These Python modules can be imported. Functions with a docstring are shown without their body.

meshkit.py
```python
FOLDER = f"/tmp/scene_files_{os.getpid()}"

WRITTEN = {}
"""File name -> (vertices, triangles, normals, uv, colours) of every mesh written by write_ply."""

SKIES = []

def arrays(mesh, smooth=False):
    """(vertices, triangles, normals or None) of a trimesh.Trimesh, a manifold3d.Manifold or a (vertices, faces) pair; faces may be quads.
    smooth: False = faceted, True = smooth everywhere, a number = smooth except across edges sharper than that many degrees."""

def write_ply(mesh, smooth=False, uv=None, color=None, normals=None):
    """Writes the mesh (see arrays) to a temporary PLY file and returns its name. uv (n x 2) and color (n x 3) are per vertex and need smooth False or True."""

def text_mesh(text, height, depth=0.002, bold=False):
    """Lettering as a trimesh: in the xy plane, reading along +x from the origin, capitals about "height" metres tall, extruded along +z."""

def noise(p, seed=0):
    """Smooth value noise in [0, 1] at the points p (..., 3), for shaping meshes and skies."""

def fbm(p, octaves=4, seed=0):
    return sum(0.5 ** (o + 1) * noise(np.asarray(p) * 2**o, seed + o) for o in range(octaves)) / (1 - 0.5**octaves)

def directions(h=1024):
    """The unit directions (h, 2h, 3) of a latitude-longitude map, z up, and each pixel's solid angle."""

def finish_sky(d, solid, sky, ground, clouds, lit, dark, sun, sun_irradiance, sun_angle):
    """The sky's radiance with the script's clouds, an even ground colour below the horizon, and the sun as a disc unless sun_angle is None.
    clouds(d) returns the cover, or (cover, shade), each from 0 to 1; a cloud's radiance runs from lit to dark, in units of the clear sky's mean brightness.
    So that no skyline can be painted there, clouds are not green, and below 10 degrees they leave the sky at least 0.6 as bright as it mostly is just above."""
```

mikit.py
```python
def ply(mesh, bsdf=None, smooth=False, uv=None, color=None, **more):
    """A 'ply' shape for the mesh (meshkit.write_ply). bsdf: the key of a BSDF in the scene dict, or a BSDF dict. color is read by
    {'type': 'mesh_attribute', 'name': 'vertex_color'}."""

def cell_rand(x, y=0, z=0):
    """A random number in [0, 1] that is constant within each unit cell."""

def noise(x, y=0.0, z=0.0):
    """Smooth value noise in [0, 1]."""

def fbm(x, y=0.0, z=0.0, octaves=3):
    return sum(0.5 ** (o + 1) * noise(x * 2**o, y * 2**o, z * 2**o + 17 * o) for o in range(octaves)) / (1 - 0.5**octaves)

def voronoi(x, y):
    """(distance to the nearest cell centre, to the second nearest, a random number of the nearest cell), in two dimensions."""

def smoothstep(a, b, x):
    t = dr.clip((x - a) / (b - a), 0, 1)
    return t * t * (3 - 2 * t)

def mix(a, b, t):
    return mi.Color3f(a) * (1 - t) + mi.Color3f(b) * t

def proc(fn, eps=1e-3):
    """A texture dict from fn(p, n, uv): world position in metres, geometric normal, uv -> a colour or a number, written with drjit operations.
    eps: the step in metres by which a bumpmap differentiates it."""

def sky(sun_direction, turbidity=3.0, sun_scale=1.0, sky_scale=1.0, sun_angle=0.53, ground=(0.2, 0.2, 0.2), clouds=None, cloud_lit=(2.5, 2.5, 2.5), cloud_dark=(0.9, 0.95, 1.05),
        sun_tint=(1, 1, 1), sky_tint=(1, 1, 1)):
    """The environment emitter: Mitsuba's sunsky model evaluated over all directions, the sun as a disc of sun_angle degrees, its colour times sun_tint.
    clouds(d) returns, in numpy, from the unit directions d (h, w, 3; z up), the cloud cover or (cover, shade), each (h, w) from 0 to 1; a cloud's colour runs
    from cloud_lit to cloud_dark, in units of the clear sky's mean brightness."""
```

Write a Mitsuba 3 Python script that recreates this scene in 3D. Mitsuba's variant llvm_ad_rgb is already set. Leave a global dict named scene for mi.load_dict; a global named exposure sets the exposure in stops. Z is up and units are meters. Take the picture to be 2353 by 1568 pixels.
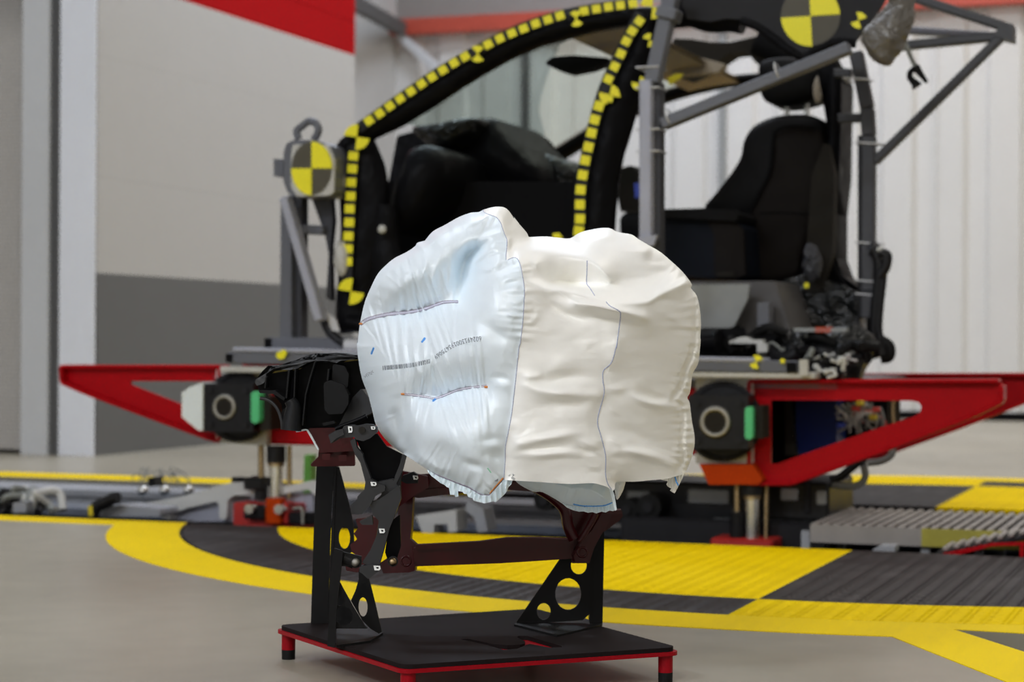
import math, random
import numpy as np, trimesh, mitsuba as mi, drjit as dr
import scipy.sparse as sp, scipy.sparse.linalg as spl
from scipy import ndimage
from shapely.geometry import Polygon, LineString, Point, box as sbox
from shapely.ops import unary_union
import shapely
import mikit, meshkit
from mikit import noise, fbm, smoothstep, mix, voronoi, cell_rand

# ------------------------------------------------------------------ camera, light, exposure
# world: x along the test track (to the right), y away across the track, z up
YAW, FPX, CZ, ROLL = math.radians(20.0), 4650.0, 0.57, 0.0055
CAM = np.array([0, 0, CZ])
FWD = np.array([-math.sin(YAW), math.cos(YAW), 0.0])
RGT = np.array([math.cos(YAW), math.sin(YAW), 0.0])
UPV = np.array([0, 0, 1.0])
T = mi.ScalarTransform4f
scene, labels = {}, {}
scene['camera'] = {'type': 'thinlens', 'fov': math.degrees(2 * math.atan(1176.5 / FPX)), 'fov_axis': 'x',
                   'aperture_radius': 0.0068, 'focus_distance': 3.22, 'near_clip': 0.05, 'far_clip': 100,
                   'to_world': T().look_at(origin=CAM.tolist(), target=(CAM + FWD).tolist(), up=(UPV - ROLL * RGT).tolist())}
exposure = 0.07
LAMP_COOL, LAMP_WARM = (9.8, 10.8, 12.6), (12.4, 12.0, 11.4)  # cool tint of the left row stands in for unseen daylight
ROOM_X0, ROOM_X1, ROOM_Y0, ROOM_Y1, ROOM_Z = -6.6, 5.2, -5.0, 15.33, 5.6
WALL_X = -5.26                                     # the painted wall on the left

def rgb(*c): return {'type': 'rgb', 'value': list(c)}
def lamp_mesh(x, y, z, lx, ly):
    v = np.array([[x - lx, y - ly, z], [x - lx, y + ly, z], [x + lx, y + ly, z], [x + lx, y - ly, z]])
    return trimesh.Trimesh(v, [[0, 1, 2], [0, 2, 3]], process=False)
LAMPS = [(x, y, tuple(g * k * c for c in (LAMP_COOL if x < -2 else LAMP_WARM))) for x, k in ((-4.2, 1.6), (-0.8, 1.0), (2.8, .62)) for y, g in ((-4.0, 4.0), (0.7, .15), (6.2, .48), (9.8, 1.0), (13.1, 1.05))]

# ------------------------------------------------------------------ helpers
def numbered(key):
    if key not in scene and key not in labels: return key
    n = 1
    while f'{key}_{n:03d}' in scene or f'{key}_{n:03d}' in labels: n += 1
    return f'{key}_{n:03d}'
def thing(name, label, cat, group=None, kind=None):
    key = numbered(name)
    labels[key] = {'label': label, 'category': cat}
    if group: labels[key]['group'] = group
    if kind: labels[key]['kind'] = kind
    return key
def put(key, mesh, bsdf, smooth=False, label=None, kind=None, **kw):
    """one shape under its key (numbered if the key is taken)"""
    base = key; n = 0
    while key in scene:
        n += 1; key = f'{base}_{n:03d}'
    scene[key] = mikit.ply(mesh, bsdf, smooth, **kw)
    if label or kind:
        labels[key] = labels.get(key, {})
        if label: labels[key]['label'] = label
        if kind: labels[key]['kind'] = kind
    return key
def single(name, label, cat, mesh, bsdf, smooth=False, group=None, kind=None, **kw):
    key = thing(name, label, cat, group, kind)
    scene[key] = mikit.ply(mesh, bsdf, smooth, **kw)
    return key
def struct(name, mesh, bsdf, smooth=False, label=None):
    scene[name] = mikit.ply(mesh, bsdf, smooth)
    labels[name] = {'kind': 'structure'}
    if label: labels[name]['label'] = label
    return name

def ray(px, py):
    dx, dy = px - 1176.5, py - 784.0
    return FWD + RGT * (dx + ROLL * dy) / FPX - UPV * (dy - ROLL * dx) / FPX
def at_v(px, py, v): d = ray(px, py); return CAM + d * (v / d[1])
def at_u(px, py, u): d = ray(px, py); return CAM + d * (u / d[0])
def at_z(px, py, z): d = ray(px, py); return CAM + d * ((z - CZ) / d[2])
def at_Y(px, py, Y): return CAM + ray(px, py) * Y
def at_plane(px, py, p0, n):
    d = ray(px, py); return CAM + d * (np.dot(np.asarray(p0) - CAM, n) / np.dot(d, n))
Z1 = lambda p: [(780 + .4975 * a, 440 + .4975 * b) for a, b in p]
Z2 = lambda p: [(560 + .48485 * a, 780 + .48485 * b) for a, b in p]
Z3 = lambda p: [(600 + .42499 * a, 1040 + .42499 * b) for a, b in p]
Z4 = lambda p: [(620 + .48458 * a, .48469 * b) for a, b in p]
Z5 = lambda p: [(1400 + .44637 * a, .44643 * b) for a, b in p]
Z6 = lambda p: [(1400 + .44637 * a, 600 + .44643 * b) for a, b in p]
Z7 = lambda p: [(.34436 * a, 760 + .34439 * b) for a, b in p]
Z8 = lambda p: [(540 + .26786 * a, 780 + .26786 * b) for a, b in p]
Z9 = lambda p: [(600 + .38265 * a, 240 + .38265 * b) for a, b in p]
Z0 = lambda p: [(1850 + .24229 * a, 900 + .24235 * b) for a, b in p]
def on_v(pts, v): return np.array([at_v(a, b, v) for a, b in pts])

def cat(*ms): return trimesh.util.concatenate([m for m in ms if m is not None])
def box(c, s, rz=0.0, bev=0.0):
    """box with centre c, size s; bev: chamfered edges"""
    sx, sy, sz = (x / 2 for x in s)
    if bev > 0:
        b = min(bev, .45 * min(s)); P = []
        for x in (-1, 1):
            for y in (-1, 1):
                for z in (-1, 1):
                    P += [[x * (sx - b), y * (sy - b), z * sz], [x * (sx - b), y * sy, z * (sz - b)], [x * sx, y * (sy - b), z * (sz - b)]]
        m = trimesh.convex.convex_hull(np.array(P))
    else:
        m = trimesh.creation.box(extents=s)
    if rz: m.apply_transform(trimesh.transformations.rotation_matrix(rz, [0, 0, 1]))
    m.apply_translation(c)
    return m
def bx(x0, x1, y0, y1, z0, z1, bev=0.0):
    return box([(x0 + x1) / 2, (y0 + y1) / 2, (z0 + z1) / 2], [x1 - x0, y1 - y0, z1 - z0], 0, bev)
def unit(a): a = np.asarray(a, float); return a / max(np.linalg.norm(a), 1e-12)
def bar(p, q, w, h, side=(0, 1, 0), bev=0.004):
    """rectangular bar from p to q; h measured along side, w across it"""
    p, q = np.asarray(p, float), np.asarray(q, float)
    L = np.linalg.norm(q - p); x = unit(q - p); y = np.asarray(side, float); y = unit(y - x * np.dot(x, y)); z = np.cross(x, y)
    m = box([0, 0, 0], [L, h, w], 0, bev)
    M = np.eye(4); M[:3, 0], M[:3, 1], M[:3, 2], M[:3, 3] = x, y, z, (p + q) / 2
    m.apply_transform(M); return m
def cyl(p, q, r, n=24, r2=None):
    p, q = np.asarray(p, float), np.asarray(q, float)
    x = unit(q - p); a = unit(np.cross(x, [0.31, 0.2, 0.93] if abs(x[2]) < .9 else [1, 0, 0])); b = np.cross(x, a)
    t = np.linspace(0, 2 * np.pi, n, endpoint=False); c = np.cos(t)[:, None] * a + np.sin(t)[:, None] * b
    V = np.vstack([p + c * r, q + c * (r if r2 is None else r2), [p], [q]])
    i = np.arange(n); j = (i + 1) % n
    F = np.vstack([np.stack([i, j, j + n], 1), np.stack([i, j + n, i + n], 1), np.stack([j, i, i * 0 + 2 * n], 1), np.stack([i + n, j + n, i * 0 + 2 * n + 1], 1)])
    m = trimesh.Trimesh(V, F, process=False); trimesh.repair.fix_normals(m); return m
def tube(pts, r, n=10, closed=False, ref=(0, 1, 0), ry=None):
    """round (or elliptical: r across, ry along ref) tube through the points; r may vary"""
    P = np.asarray(pts, float); k = len(P); r = np.broadcast_to(np.asarray(r, float), (k,)); ry = r if ry is None else np.broadcast_to(np.asarray(ry, float), (k,))
    tg = np.roll(P, -1, 0) - np.roll(P, 1, 0) if closed else np.gradient(P, axis=0)
    tg /= np.maximum(np.linalg.norm(tg, axis=1, keepdims=True), 1e-12)
    R = np.asarray(ref, float); B = R - tg * (tg @ R)[:, None]
    bad = np.linalg.norm(B, axis=1) < .05
    B[bad] = np.cross(tg[bad], [0.3, .1, .95]); B /= np.linalg.norm(B, axis=1, keepdims=True)
    A = np.cross(tg, B)
    t = np.linspace(0, 2 * np.pi, n, endpoint=False)
    V = (P[:, None] + A[:, None] * (np.cos(t)[None, :, None] * r[:, None, None]) + B[:, None] * (np.sin(t)[None, :, None] * ry[:, None, None])).reshape(-1, 3)
    F = []
    for s in range(k if closed else k - 1):
        a, b = s * n, ((s + 1) % k) * n
        for j in range(n):
            j2 = (j + 1) % n
            F += [[a + j, a + j2, b + j2], [a + j, b + j2, b + j]]
    if not closed:
        V = np.vstack([V, P[:1], P[-1:]]); c0, c1 = len(V) - 2, len(V) - 1
        for j in range(n):
            j2 = (j + 1) % n
            F += [[j2, j, c0], [(k - 1) * n + j, (k - 1) * n + j2, c1]]
    m = trimesh.Trimesh(V, F, process=False); trimesh.repair.fix_normals(m); return m
def smooth_path(pts, k=6):
    """Catmull-Rom through the points (any dimension)"""
    P = np.asarray(pts, float); P = np.vstack([2 * P[0] - P[1], P, 2 * P[-1] - P[-2]]); out = []
    for i in range(1, len(P) - 2):
        for t in np.linspace(0, 1, k, endpoint=False):
            a, b, c, d = P[i - 1:i + 3]
            out.append(.5 * (2 * b + (c - a) * t + (2 * a - 5 * b + 4 * c - d) * t * t + (3 * b - a - 3 * c + d) * t ** 3))
    return np.array(out + [P[-2]])
def extrude3(poly, origin, a, b, n, t):
    """shapely polygon (coordinates along a and b from origin) extruded by t along n"""
    gs = [g for g in getattr(poly, 'geoms', [poly]) if g.geom_type == 'Polygon' and g.area > 1e-9]
    ms = []
    for g in gs:
        m = trimesh.creation.extrude_polygon(g, abs(t), engine='earcut')
        M = np.eye(4); M[:3, 0], M[:3, 1], M[:3, 2] = a, b, np.asarray(n) * np.sign(t); M[:3, 3] = origin
        m.apply_transform(M)
        trimesh.repair.fix_normals(m)
        ms.append(m)
    return cat(*ms)
def prism(pts, p0, n, t, holes=(), soft=0.0):
    """outline in photograph pixels cast onto the plane (p0, n) and extruded by t along n (n points away from the viewer)"""
    n = unit(n); a = unit(np.cross(n, UPV)) if abs(n[2]) < .9 else np.array([1.0, 0, 0]); b = np.cross(a, n) if abs(n[2]) < .9 else np.array([0, 1.0, 0])
    p0 = np.asarray(p0, float)
    def flat(q): return [((at_plane(x, y, p0, n) - p0) @ a, (at_plane(x, y, p0, n) - p0) @ b) for x, y in q]
    g = Polygon(flat(pts)).buffer(0)
    for h in holes: g = g.difference(Polygon(flat(h)).buffer(0))
    if soft: g = g.buffer(-soft).buffer(2 * soft).buffer(-soft)
    return extrude3(g, p0, a, b, n, t)
VN = np.array([0, 1.0, 0])
def prism_v(pts, v, t, holes=(), soft=0.0): return prism(pts, [0, v, 0], VN, t, holes, soft)
def ellipse(cx, cy, rx, ry, n=32, a0=0, a1=2 * math.pi):
    full = abs(a1 - a0 - 2 * math.pi) < 1e-6
    return [(cx + rx * math.cos(t), cy + ry * math.sin(t)) for t in np.linspace(a0, a1, n, endpoint=not full)]
def flat_z(poly, z0, z1):
    """floor polygon (x, y) extruded from z0 to z1"""
    return extrude3(poly, np.array([0, 0, z0]), np.array([1.0, 0, 0]), np.array([0, 1.0, 0]), np.array([0, 0, 1.0]), z1 - z0)
def lumpy(m, amp, freq, seed=0, sub=0):
    for _ in range(sub): m = m.subdivide()
    m.merge_vertices()
    d = meshkit.fbm(m.vertices * freq, 3, seed) - .5
    m.vertices = m.vertices + m.vertex_normals * (d * 2 * amp)[:, None]
    return m
def blob(c, r, amp=0.15, seed=0, sub=4, freq=2.5):
    m = trimesh.creation.icosphere(subdivisions=sub); v = np.array(m.vertices)
    k = 1 + amp * 2 * (meshkit.fbm(v * freq + seed * 7.3, 3, seed) - .5)
    m.vertices = v * k[:, None] * np.asarray(r) + np.asarray(c); return m
def ring_pts(c, a, b, ra, rb, n=24): return [c + a * ra * math.cos(t) + b * rb * math.sin(t) for t in np.linspace(0, 2 * np.pi, n, endpoint=False)]

# ------------------------------------------------------------------ materials
def plastic(key, c, rough=.5, spec=.5, **kw):
    c = c if isinstance(c, dict) else rgb(*c)
    scene[key] = {'type': 'twosided', 'bsdf': {'type': 'principled', 'base_color': c, 'roughness': rough, 'specular': spec, **kw}}
def bumpy(key, c, fn, scale, rough=.5, spec=.5, eps=1e-3, **kw):
    c = c if isinstance(c, dict) else rgb(*c)
    scene[key] = {'type': 'twosided', 'bsdf': {'type': 'bumpmap', 'arbitrary': mikit.proc(fn, eps), 'scale': scale,
                  'bsdf': {'type': 'principled', 'base_color': c, 'roughness': rough, 'specular': spec, **kw}}}
def mottled(c, amt=.12, f=3.0, f2=None):
    c = np.array(c)
    def fn(p, n, uv):
        k = fbm(p.x * f, p.y * f, p.z * f, 3)
        return mi.Color3f(*[float(x) for x in c]) * (1 + amt * 2 * (k - .5))
    return mikit.proc(fn)
def floor_color(p, n, uv):
    k = fbm(p.x * .9, p.y * .9, 0, 4); k2 = fbm(p.x * 14, p.y * 14, 3, 2)
    c = mix((.320, .292, .234), (.268, .243, .192), smoothstep(.3, .75, k))
    c = c * (1 + .10 * (k2 - .5))
    return c
def floor_rough(p, n, uv): return .27 + .16 * fbm(p.x * 2.1, p.y * 2.1, 5, 3)
scene['m_floor'] = {'type': 'twosided', 'bsdf': {'type': 'principled', 'base_color': mikit.proc(floor_color), 'roughness': mikit.proc(floor_rough), 'specular': .28}}
def wall_color(p, n, uv):
    k = fbm(p.x * .8, p.y * .8, p.z * .8, 3)
    joint = smoothstep(.012, .0, dr.abs(p.z - 1.36)) * .04 + smoothstep(.012, .0, dr.abs(p.z - 1.95)) * .03
    return mi.Color3f(.50, .488, .468) * (1 + .05 * (k - .5)) * (1 - joint)
scene['m_wall'] = {'type': 'twosided', 'bsdf': {'type': 'principled', 'base_color': mikit.proc(wall_color), 'roughness': .6, 'specular': .3}}
plastic('m_wall_bright', (.52, .515, .50), .7, .2)
plastic('m_wall_grey', mottled((.145, .145, .143), .06, 1.2), .6, .25)
plastic('m_wall_red', mottled((.41, .004, .006), .08, 1.5), .6, .05)
plastic('m_wall_white', mottled((.86, .885, .95), .04, 1.5), .55, .4)
plastic('m_wall_jamb', mottled((.62, .63, .65), .06, 2.5), .6, .4)
plastic('m_corrugated', mottled((.72, .71, .69), .04, .9), .5, .3)
plastic('m_upper', mottled((.275, .262, .245), .05, .8), .7, .3)
plastic('m_ceiling', (.55, .54, .52), .8, .2)
plastic('m_beam_red', mottled((.50, .075, .045), .1, 4), .45, .5)
plastic('m_seam_dark', (.09, .09, .09), .7, .3)
plastic('m_seam_grey', (.30, .31, .31), .6, .3)
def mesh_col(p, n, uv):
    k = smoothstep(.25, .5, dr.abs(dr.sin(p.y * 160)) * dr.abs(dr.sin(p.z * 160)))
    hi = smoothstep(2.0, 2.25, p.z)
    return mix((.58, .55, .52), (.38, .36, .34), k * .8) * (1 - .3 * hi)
scene['m_mesh'] = {'type': 'twosided', 'bsdf': {'type': 'principled', 'base_color': mikit.proc(mesh_col), 'roughness': .6, 'specular': .3}}
def tread_h(p, n, uv):
    ribs = dr.power(.5 + .5 * dr.cos(p.x * (2 * math.pi / .042)), 3)
    a, b = p.x * 55 + p.y * 55, p.x * 55 - p.y * 55
    dia = dr.power(dr.abs(dr.sin(a) * dr.sin(b)), 2)
    return ribs * .7 + dia * .5
def worn(base, dark, amt):
    def fn(p, n, uv):
        k = fbm(p.x * 6, p.y * 6, 2, 4); s = fbm(p.x * 40, p.y * 2.0, 7, 2)
        return mix(base, dark, smoothstep(.45, .8, .6 * k + .4 * s) * amt)
    return mikit.proc(fn)
bumpy('m_tread_yellow', worn((.93, .66, .001), (.80, .56, .002), .6), tread_h, .009, .6, .03)
bumpy('m_tread_dark', worn((.026, .022, .022), (.06, .053, .053), .6), tread_h, .009, .5, .15)
plastic('m_line_yellow', worn((.88, .63, .002), (.78, .57, .006), .5), .55, .04)
plastic('m_pit', (.010, .010, .011), .8, .03)
plastic('m_rail_grey', mottled((.30, .31, .34), .15, 6), .45, .5)
plastic('m_rail_blue', mottled((.10, .115, .15), .2, 8), .4, .5)
plastic('m_rail_dark', mottled((.014, .014, .016), .2, 8), .5, 0.15)
plastic('m_cast', mottled((.56, .56, .55), .12, 9), .5, .4)
plastic('m_sled_red', mottled((.38, .0015, .005), .15, 5), .36, .10)
plastic('m_sled_orange', mottled((.45, .040, .002), .12, 7), .5, .06)
plastic('m_foot_red', mottled((.40, .018, .014), .15, 9), .4, .5)
plastic('m_plate_grey', mottled((.46, .45, .42), .12, 10), .45, .5)
plastic('m_frame_grey', mottled((.10, .104, .122), .15, 6), .42, .4)
plastic('m_frame_dark', mottled((.032, .033, .039), .15, 6), .45, .4)
plastic('m_tube_light', mottled((.34, .35, .42), .12, 7), .42, .4)
plastic('m_white_part', (.72, .78, .80), .5, .4)
plastic('m_black_part', mottled((.009, .009, .010), .25, 20), .38, 0.2)
plastic('m_black_matt', (.005, .005, .0055), .65, 0.05)
def crinkle(p, n, uv): return fbm(p.x * 16, p.y * 16, p.z * 9, 4)
bumpy('m_black_cloth', (.0055, .0055, .0065), crinkle, .02, .42, .05, eps=2e-3)
bumpy('m_black_film', (.009, .010, .010), lambda p, n, uv: fbm(p.x * 26, p.y * 26, p.z * 26, 4), .03, .22, .35, eps=2e-3)
def weave(p, n, uv): return dr.sin(p.x * 900) * dr.sin(p.z * 900)
plastic('m_sheet_black', mottled((.018, .018, .020), .1, 10), .55, 0.15)
plastic('m_seat', mottled((.007, .007, .0075), .2, 10), .65, 0.1)
plastic('m_seat_back', mottled((.009, .007, .006), .2, 10), .6, 0.1)
plastic('m_seat_navy', mottled((.006, .008, .013), .2, 10), .6, 0.1)
plastic('m_headliner', mottled((.36, .31, .245), .12, 6), .8, .15)
plastic('m_trim_brown', mottled((.020, .018, .015), .12, 8), .65, .06)
plastic('m_marker_yellow', (.86, .78, .005), .45, .4)
plastic('m_marker_olive', (.060, .052, .030), .5, .4)
plastic('m_green', (.07, .48, .19), .4, .5)
plastic('m_green_light', (.16, .46, .06), .5, .4)
plastic('m_zip', (.55, .55, .57), .4, .5)
plastic('m_panel_silver', mottled((.24, .25, .25), .25, 9), .35, .5)
plastic('m_panel_grey', mottled((.080, .076, .076), .1, 6), .5, .3)
plastic('m_blue_box', (.006, .02, .13), .45, .2)
plastic('m_wire_white', (.55, .55, .53), .5, .4)
plastic('m_wire_red', (.5, .03, .02), .5, .4)
plastic('m_wire_blue', (.02, .05, .4), .5, .4)
plastic('m_wire_yellow', (.7, .55, .02), .5, .4)
plastic('m_cable_grey', (.19, .20, .19), .5, .4)
plastic('m_rubber', (.008, .008, .008), .55, 0.12)
bumpy('m_foil', (.105, .095, .085), lambda p, n, uv: fbm(p.x * 38, p.y * 38, p.z * 38, 4), .016, .32, .7, eps=2e-3)
scene['m_chrome'] = {'type': 'twosided', 'bsdf': {'type': 'roughconductor', 'alpha': .14, 'specular_reflectance': rgb(.78, .78, .76)}}
scene['m_steel'] = {'type': 'twosided', 'bsdf': {'type': 'roughconductor', 'alpha': .4, 'specular_reflectance': rgb(.30, .285, .255)}}
scene['m_bronze'] = {'type': 'twosided', 'bsdf': {'type': 'roughconductor', 'alpha': .25, 'specular_reflectance': rgb(.34, .25, .14)}}
def slat_col(p, n, uv): return mix((.34, .31, .29), (.20, .185, .175), fbm(p.x * 12, p.y * 12, 1, 3))
plastic('m_slat', mikit.proc(slat_col), .42, .55)
plastic('m_slat_edge', mottled((.34, .30, .035), .3, 12), .5, .5)
scene['m_windshield'] = {'type': 'thindielectric', 'int_ior': 1.5, 'specular_transmittance': rgb(.76, .86, .79), 'specular_reflectance': rgb(1, 1, 1)}
# stand and dashboard section
plastic('m_stand_black', mottled((.008, .0078, .008), .12, 15), .45, 0.12)
def plate_col(p, n, uv): return mix((.0085, .0062, .0062), (.015, .0115, .0115), fbm(p.x * 9, p.y * 9, 1, 4))
plastic('m_plate_black', mikit.proc(plate_col), .55, .03)
plastic('m_plate_red', (.25, .002, .007), .4, .12)
plastic('m_maroon', mottled((.038, .0022, .0036), .12, 12), .22, .22, clearcoat=.2, clearcoat_gloss=.92)
plastic('m_dash_plastic', mottled((.0065, .0066, .0072), .15, 30), .45, .15)
plastic('m_dash_gloss', (.0022, .0022, .003), .3, .08)
plastic('m_bracket', mottled((.016, .0165, .0185), .12, 30), .42, .4)
def skin_h(p, n, uv): return fbm(p.x * 150, p.y * 150, p.z * 150, 2)
bumpy('m_dash_skin', mottled((.030, .031, .033), .25, 40), skin_h, .003, .5, .5, eps=6e-4)
plastic('m_clip', (.80, .81, .80), .35, .5)
# airbag
def fab(c):
    c = np.array(c)
    def fn(p, n, uv):
        k = fbm(p.x * 9, p.y * 9, p.z * 9, 3)
        return mi.Color3f(*[float(x) for x in c]) * (1 + .03 * (k - .5))
    return mikit.proc(fn)
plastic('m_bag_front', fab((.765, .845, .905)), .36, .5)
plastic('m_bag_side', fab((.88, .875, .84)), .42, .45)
plastic('m_bag_flap', fab((.72, .82, .88)), .5, .35)
plastic('m_thread', (.38, .41, .54), .7, .2)
plastic('m_thread_dark', (.30, .26, .33), .7, .2)
plastic('m_thread_orange', (.62, .22, .06), .7, .2)
plastic('m_ink', (.20, .22, .25), .7, .2)
plastic('m_ink_blue', (.10, .30, .72), .6, .2)
plastic('m_ink_green', (.35, .68, .52), .6, .2)

# ------------------------------------------------------------------ room
TC = np.array([-1.02, 6.33]); R_IN, R_ANN, R_RING = 1.92, 2.21, 2.42
PY0, PY1, PIT_Z = 5.55, 7.12, -.32
pit = sbox(ROOM_X0 + 1.6, PY0, ROOM_X1 - .6, PY1)
def gxy(px, py): p = at_z(px, py, 0); return (p[0], p[1])
trench = Polygon([gxy(2190, 1448), gxy(2353, 1500), (-.02, 3.4), (.55, 2.9), (1.0, 3.2), (.35, 4.05)])
disc = lambda r: Point(*TC).buffer(r, quad_segs=48)
room = sbox(ROOM_X0, ROOM_Y0, ROOM_X1, ROOM_Y1)
struct('floor', flat_z(room.difference(pit).difference(trench).difference(disc(R_ANN)), -.05, 0), 'm_floor', label='glossy beige epoxy floor of the test hall')
put('pit_floor', flat_z(pit.union(trench).union(disc(R_ANN)), PIT_Z - .05, PIT_Z), 'm_pit'); labels['pit_floor'] = {'kind': 'structure'}
pw = cat(bx(pit.bounds[0], pit.bounds[2], PY0 - .03, PY0, PIT_Z, -.012), bx(pit.bounds[0], pit.bounds[2], PY1, PY1 + .03, PIT_Z, -.012))
put('pit_wall', pw, 'm_rail_dark'); labels['pit_wall'] = {'kind': 'structure'}
# painted bands
PZ = .0015
ring = disc(R_RING).difference(disc(R_ANN)).difference(sbox(-9, PY0 - .001, 9, PY1 + .001)).difference(trench)
put('floor__yellow_ring', flat_z(ring, 0, PZ), 'm_line_yellow')
half = lambda x0, x1, y0, y1: sbox(x0, y0, x1, y1)
near_line = half(-5.0, 4.6, PY0 - .15, PY0 - .003).difference(disc(R_RING))
put('floor__yellow_line', flat_z(near_line, 0, PZ), 'm_line_yellow')
far_line = half(-5.0, 4.6, PY1 + .003, PY1 + .24).difference(disc(R_RING))
put('floor__yellow_line', flat_z(far_line, 0, PZ), 'm_line_yellow')
br = Polygon([gxy(2030, 1457), gxy(2310, 1568), (-.20, 3.18), (.06, 3.32), gxy(2353, 1500), gxy(2190, 1448)]).buffer(0).difference(disc(R_ANN)).difference(disc(R_RING)).difference(trench)
put('floor__yellow_border', flat_z(br, 0, PZ), 'm_line_yellow')
# turntable: two halves of tread plate painted as a quartered target
tt = thing('turntable', 'round turntable of ribbed tread plate painted in yellow and black quarters', 'turntable')
inner, ann = disc(R_IN), disc(R_ANN - .012).difference(disc(R_IN))
for ix in (0, 1):
    for iy in (0, 1):
        q = sbox(TC[0] if ix else -9, PY1 if iy else 0, 9 if ix else TC[0], 15 if iy else PY0)
        y_in = (ix + iy) % 2 == 0
        for g, yellow in ((inner, y_in), (ann, not y_in)):
            put(tt + '__tread_plate', flat_z(g.intersection(q), -.03, .0), 'm_tread_yellow' if yellow else 'm_tread_dark',
                label=('yellow' if yellow else 'black') + (' inner tread plate' if g is inner else ' outer rim tread plate'))
rimw = disc(R_ANN).difference(disc(R_ANN - .012)).difference(sbox(-9, PY0, 9, PY1))
put(tt + '__rim', flat_z(rimw, -.2, -.012), 'm_rail_dark')
rimb = disc(R_ANN - .013).difference(disc(R_ANN - .05)).difference(sbox(-9, PY0, 9, PY1))
put(tt + '__support_ring', flat_z(rimb, PIT_Z, -.03), 'm_rail_dark')

# walls
W = WALL_X
def quadx(x, y0, y1, z0, z1, t): return bx(min(x, x + t), max(x, x + t), y0, y1, z0, z1)
JY = 8.55                                          # the end of the left wall, beside the opening
struct('wall_left', quadx(W, JY, 11.55, .89, 2.35, -.22), 'm_wall', label='beige painted wall with a grey dado and a red band')
put('wall_left__grey_dado', quadx(W, JY, 11.55, 0, .89, -.22), 'm_wall_grey', label='dark grey lower band')
put('wall_left__red_band', cat(quadx(W, JY, 11.55, 2.35, 2.555, -.22), quadx(W, JY, 11.55, 2.56, 3.4, -.22), quadx(W - .004, JY, 11.55, 2.555, 2.56, -.2)), 'm_wall_red', label='red upper band')
put('wall_left__upper', quadx(W, JY, 11.55, 3.4, ROOM_Z, -.22), 'm_upper')
struct('trim_1', bx(at_v(136, 600, JY - .03)[0], W + .004, JY - .03, JY - .021, 0, ROOM_Z), 'm_wall_white', label='white painted end face of the left wall')
jx = [at_v(px, 600, JY - .03)[0] for px in (136, 113, 52)]
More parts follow.
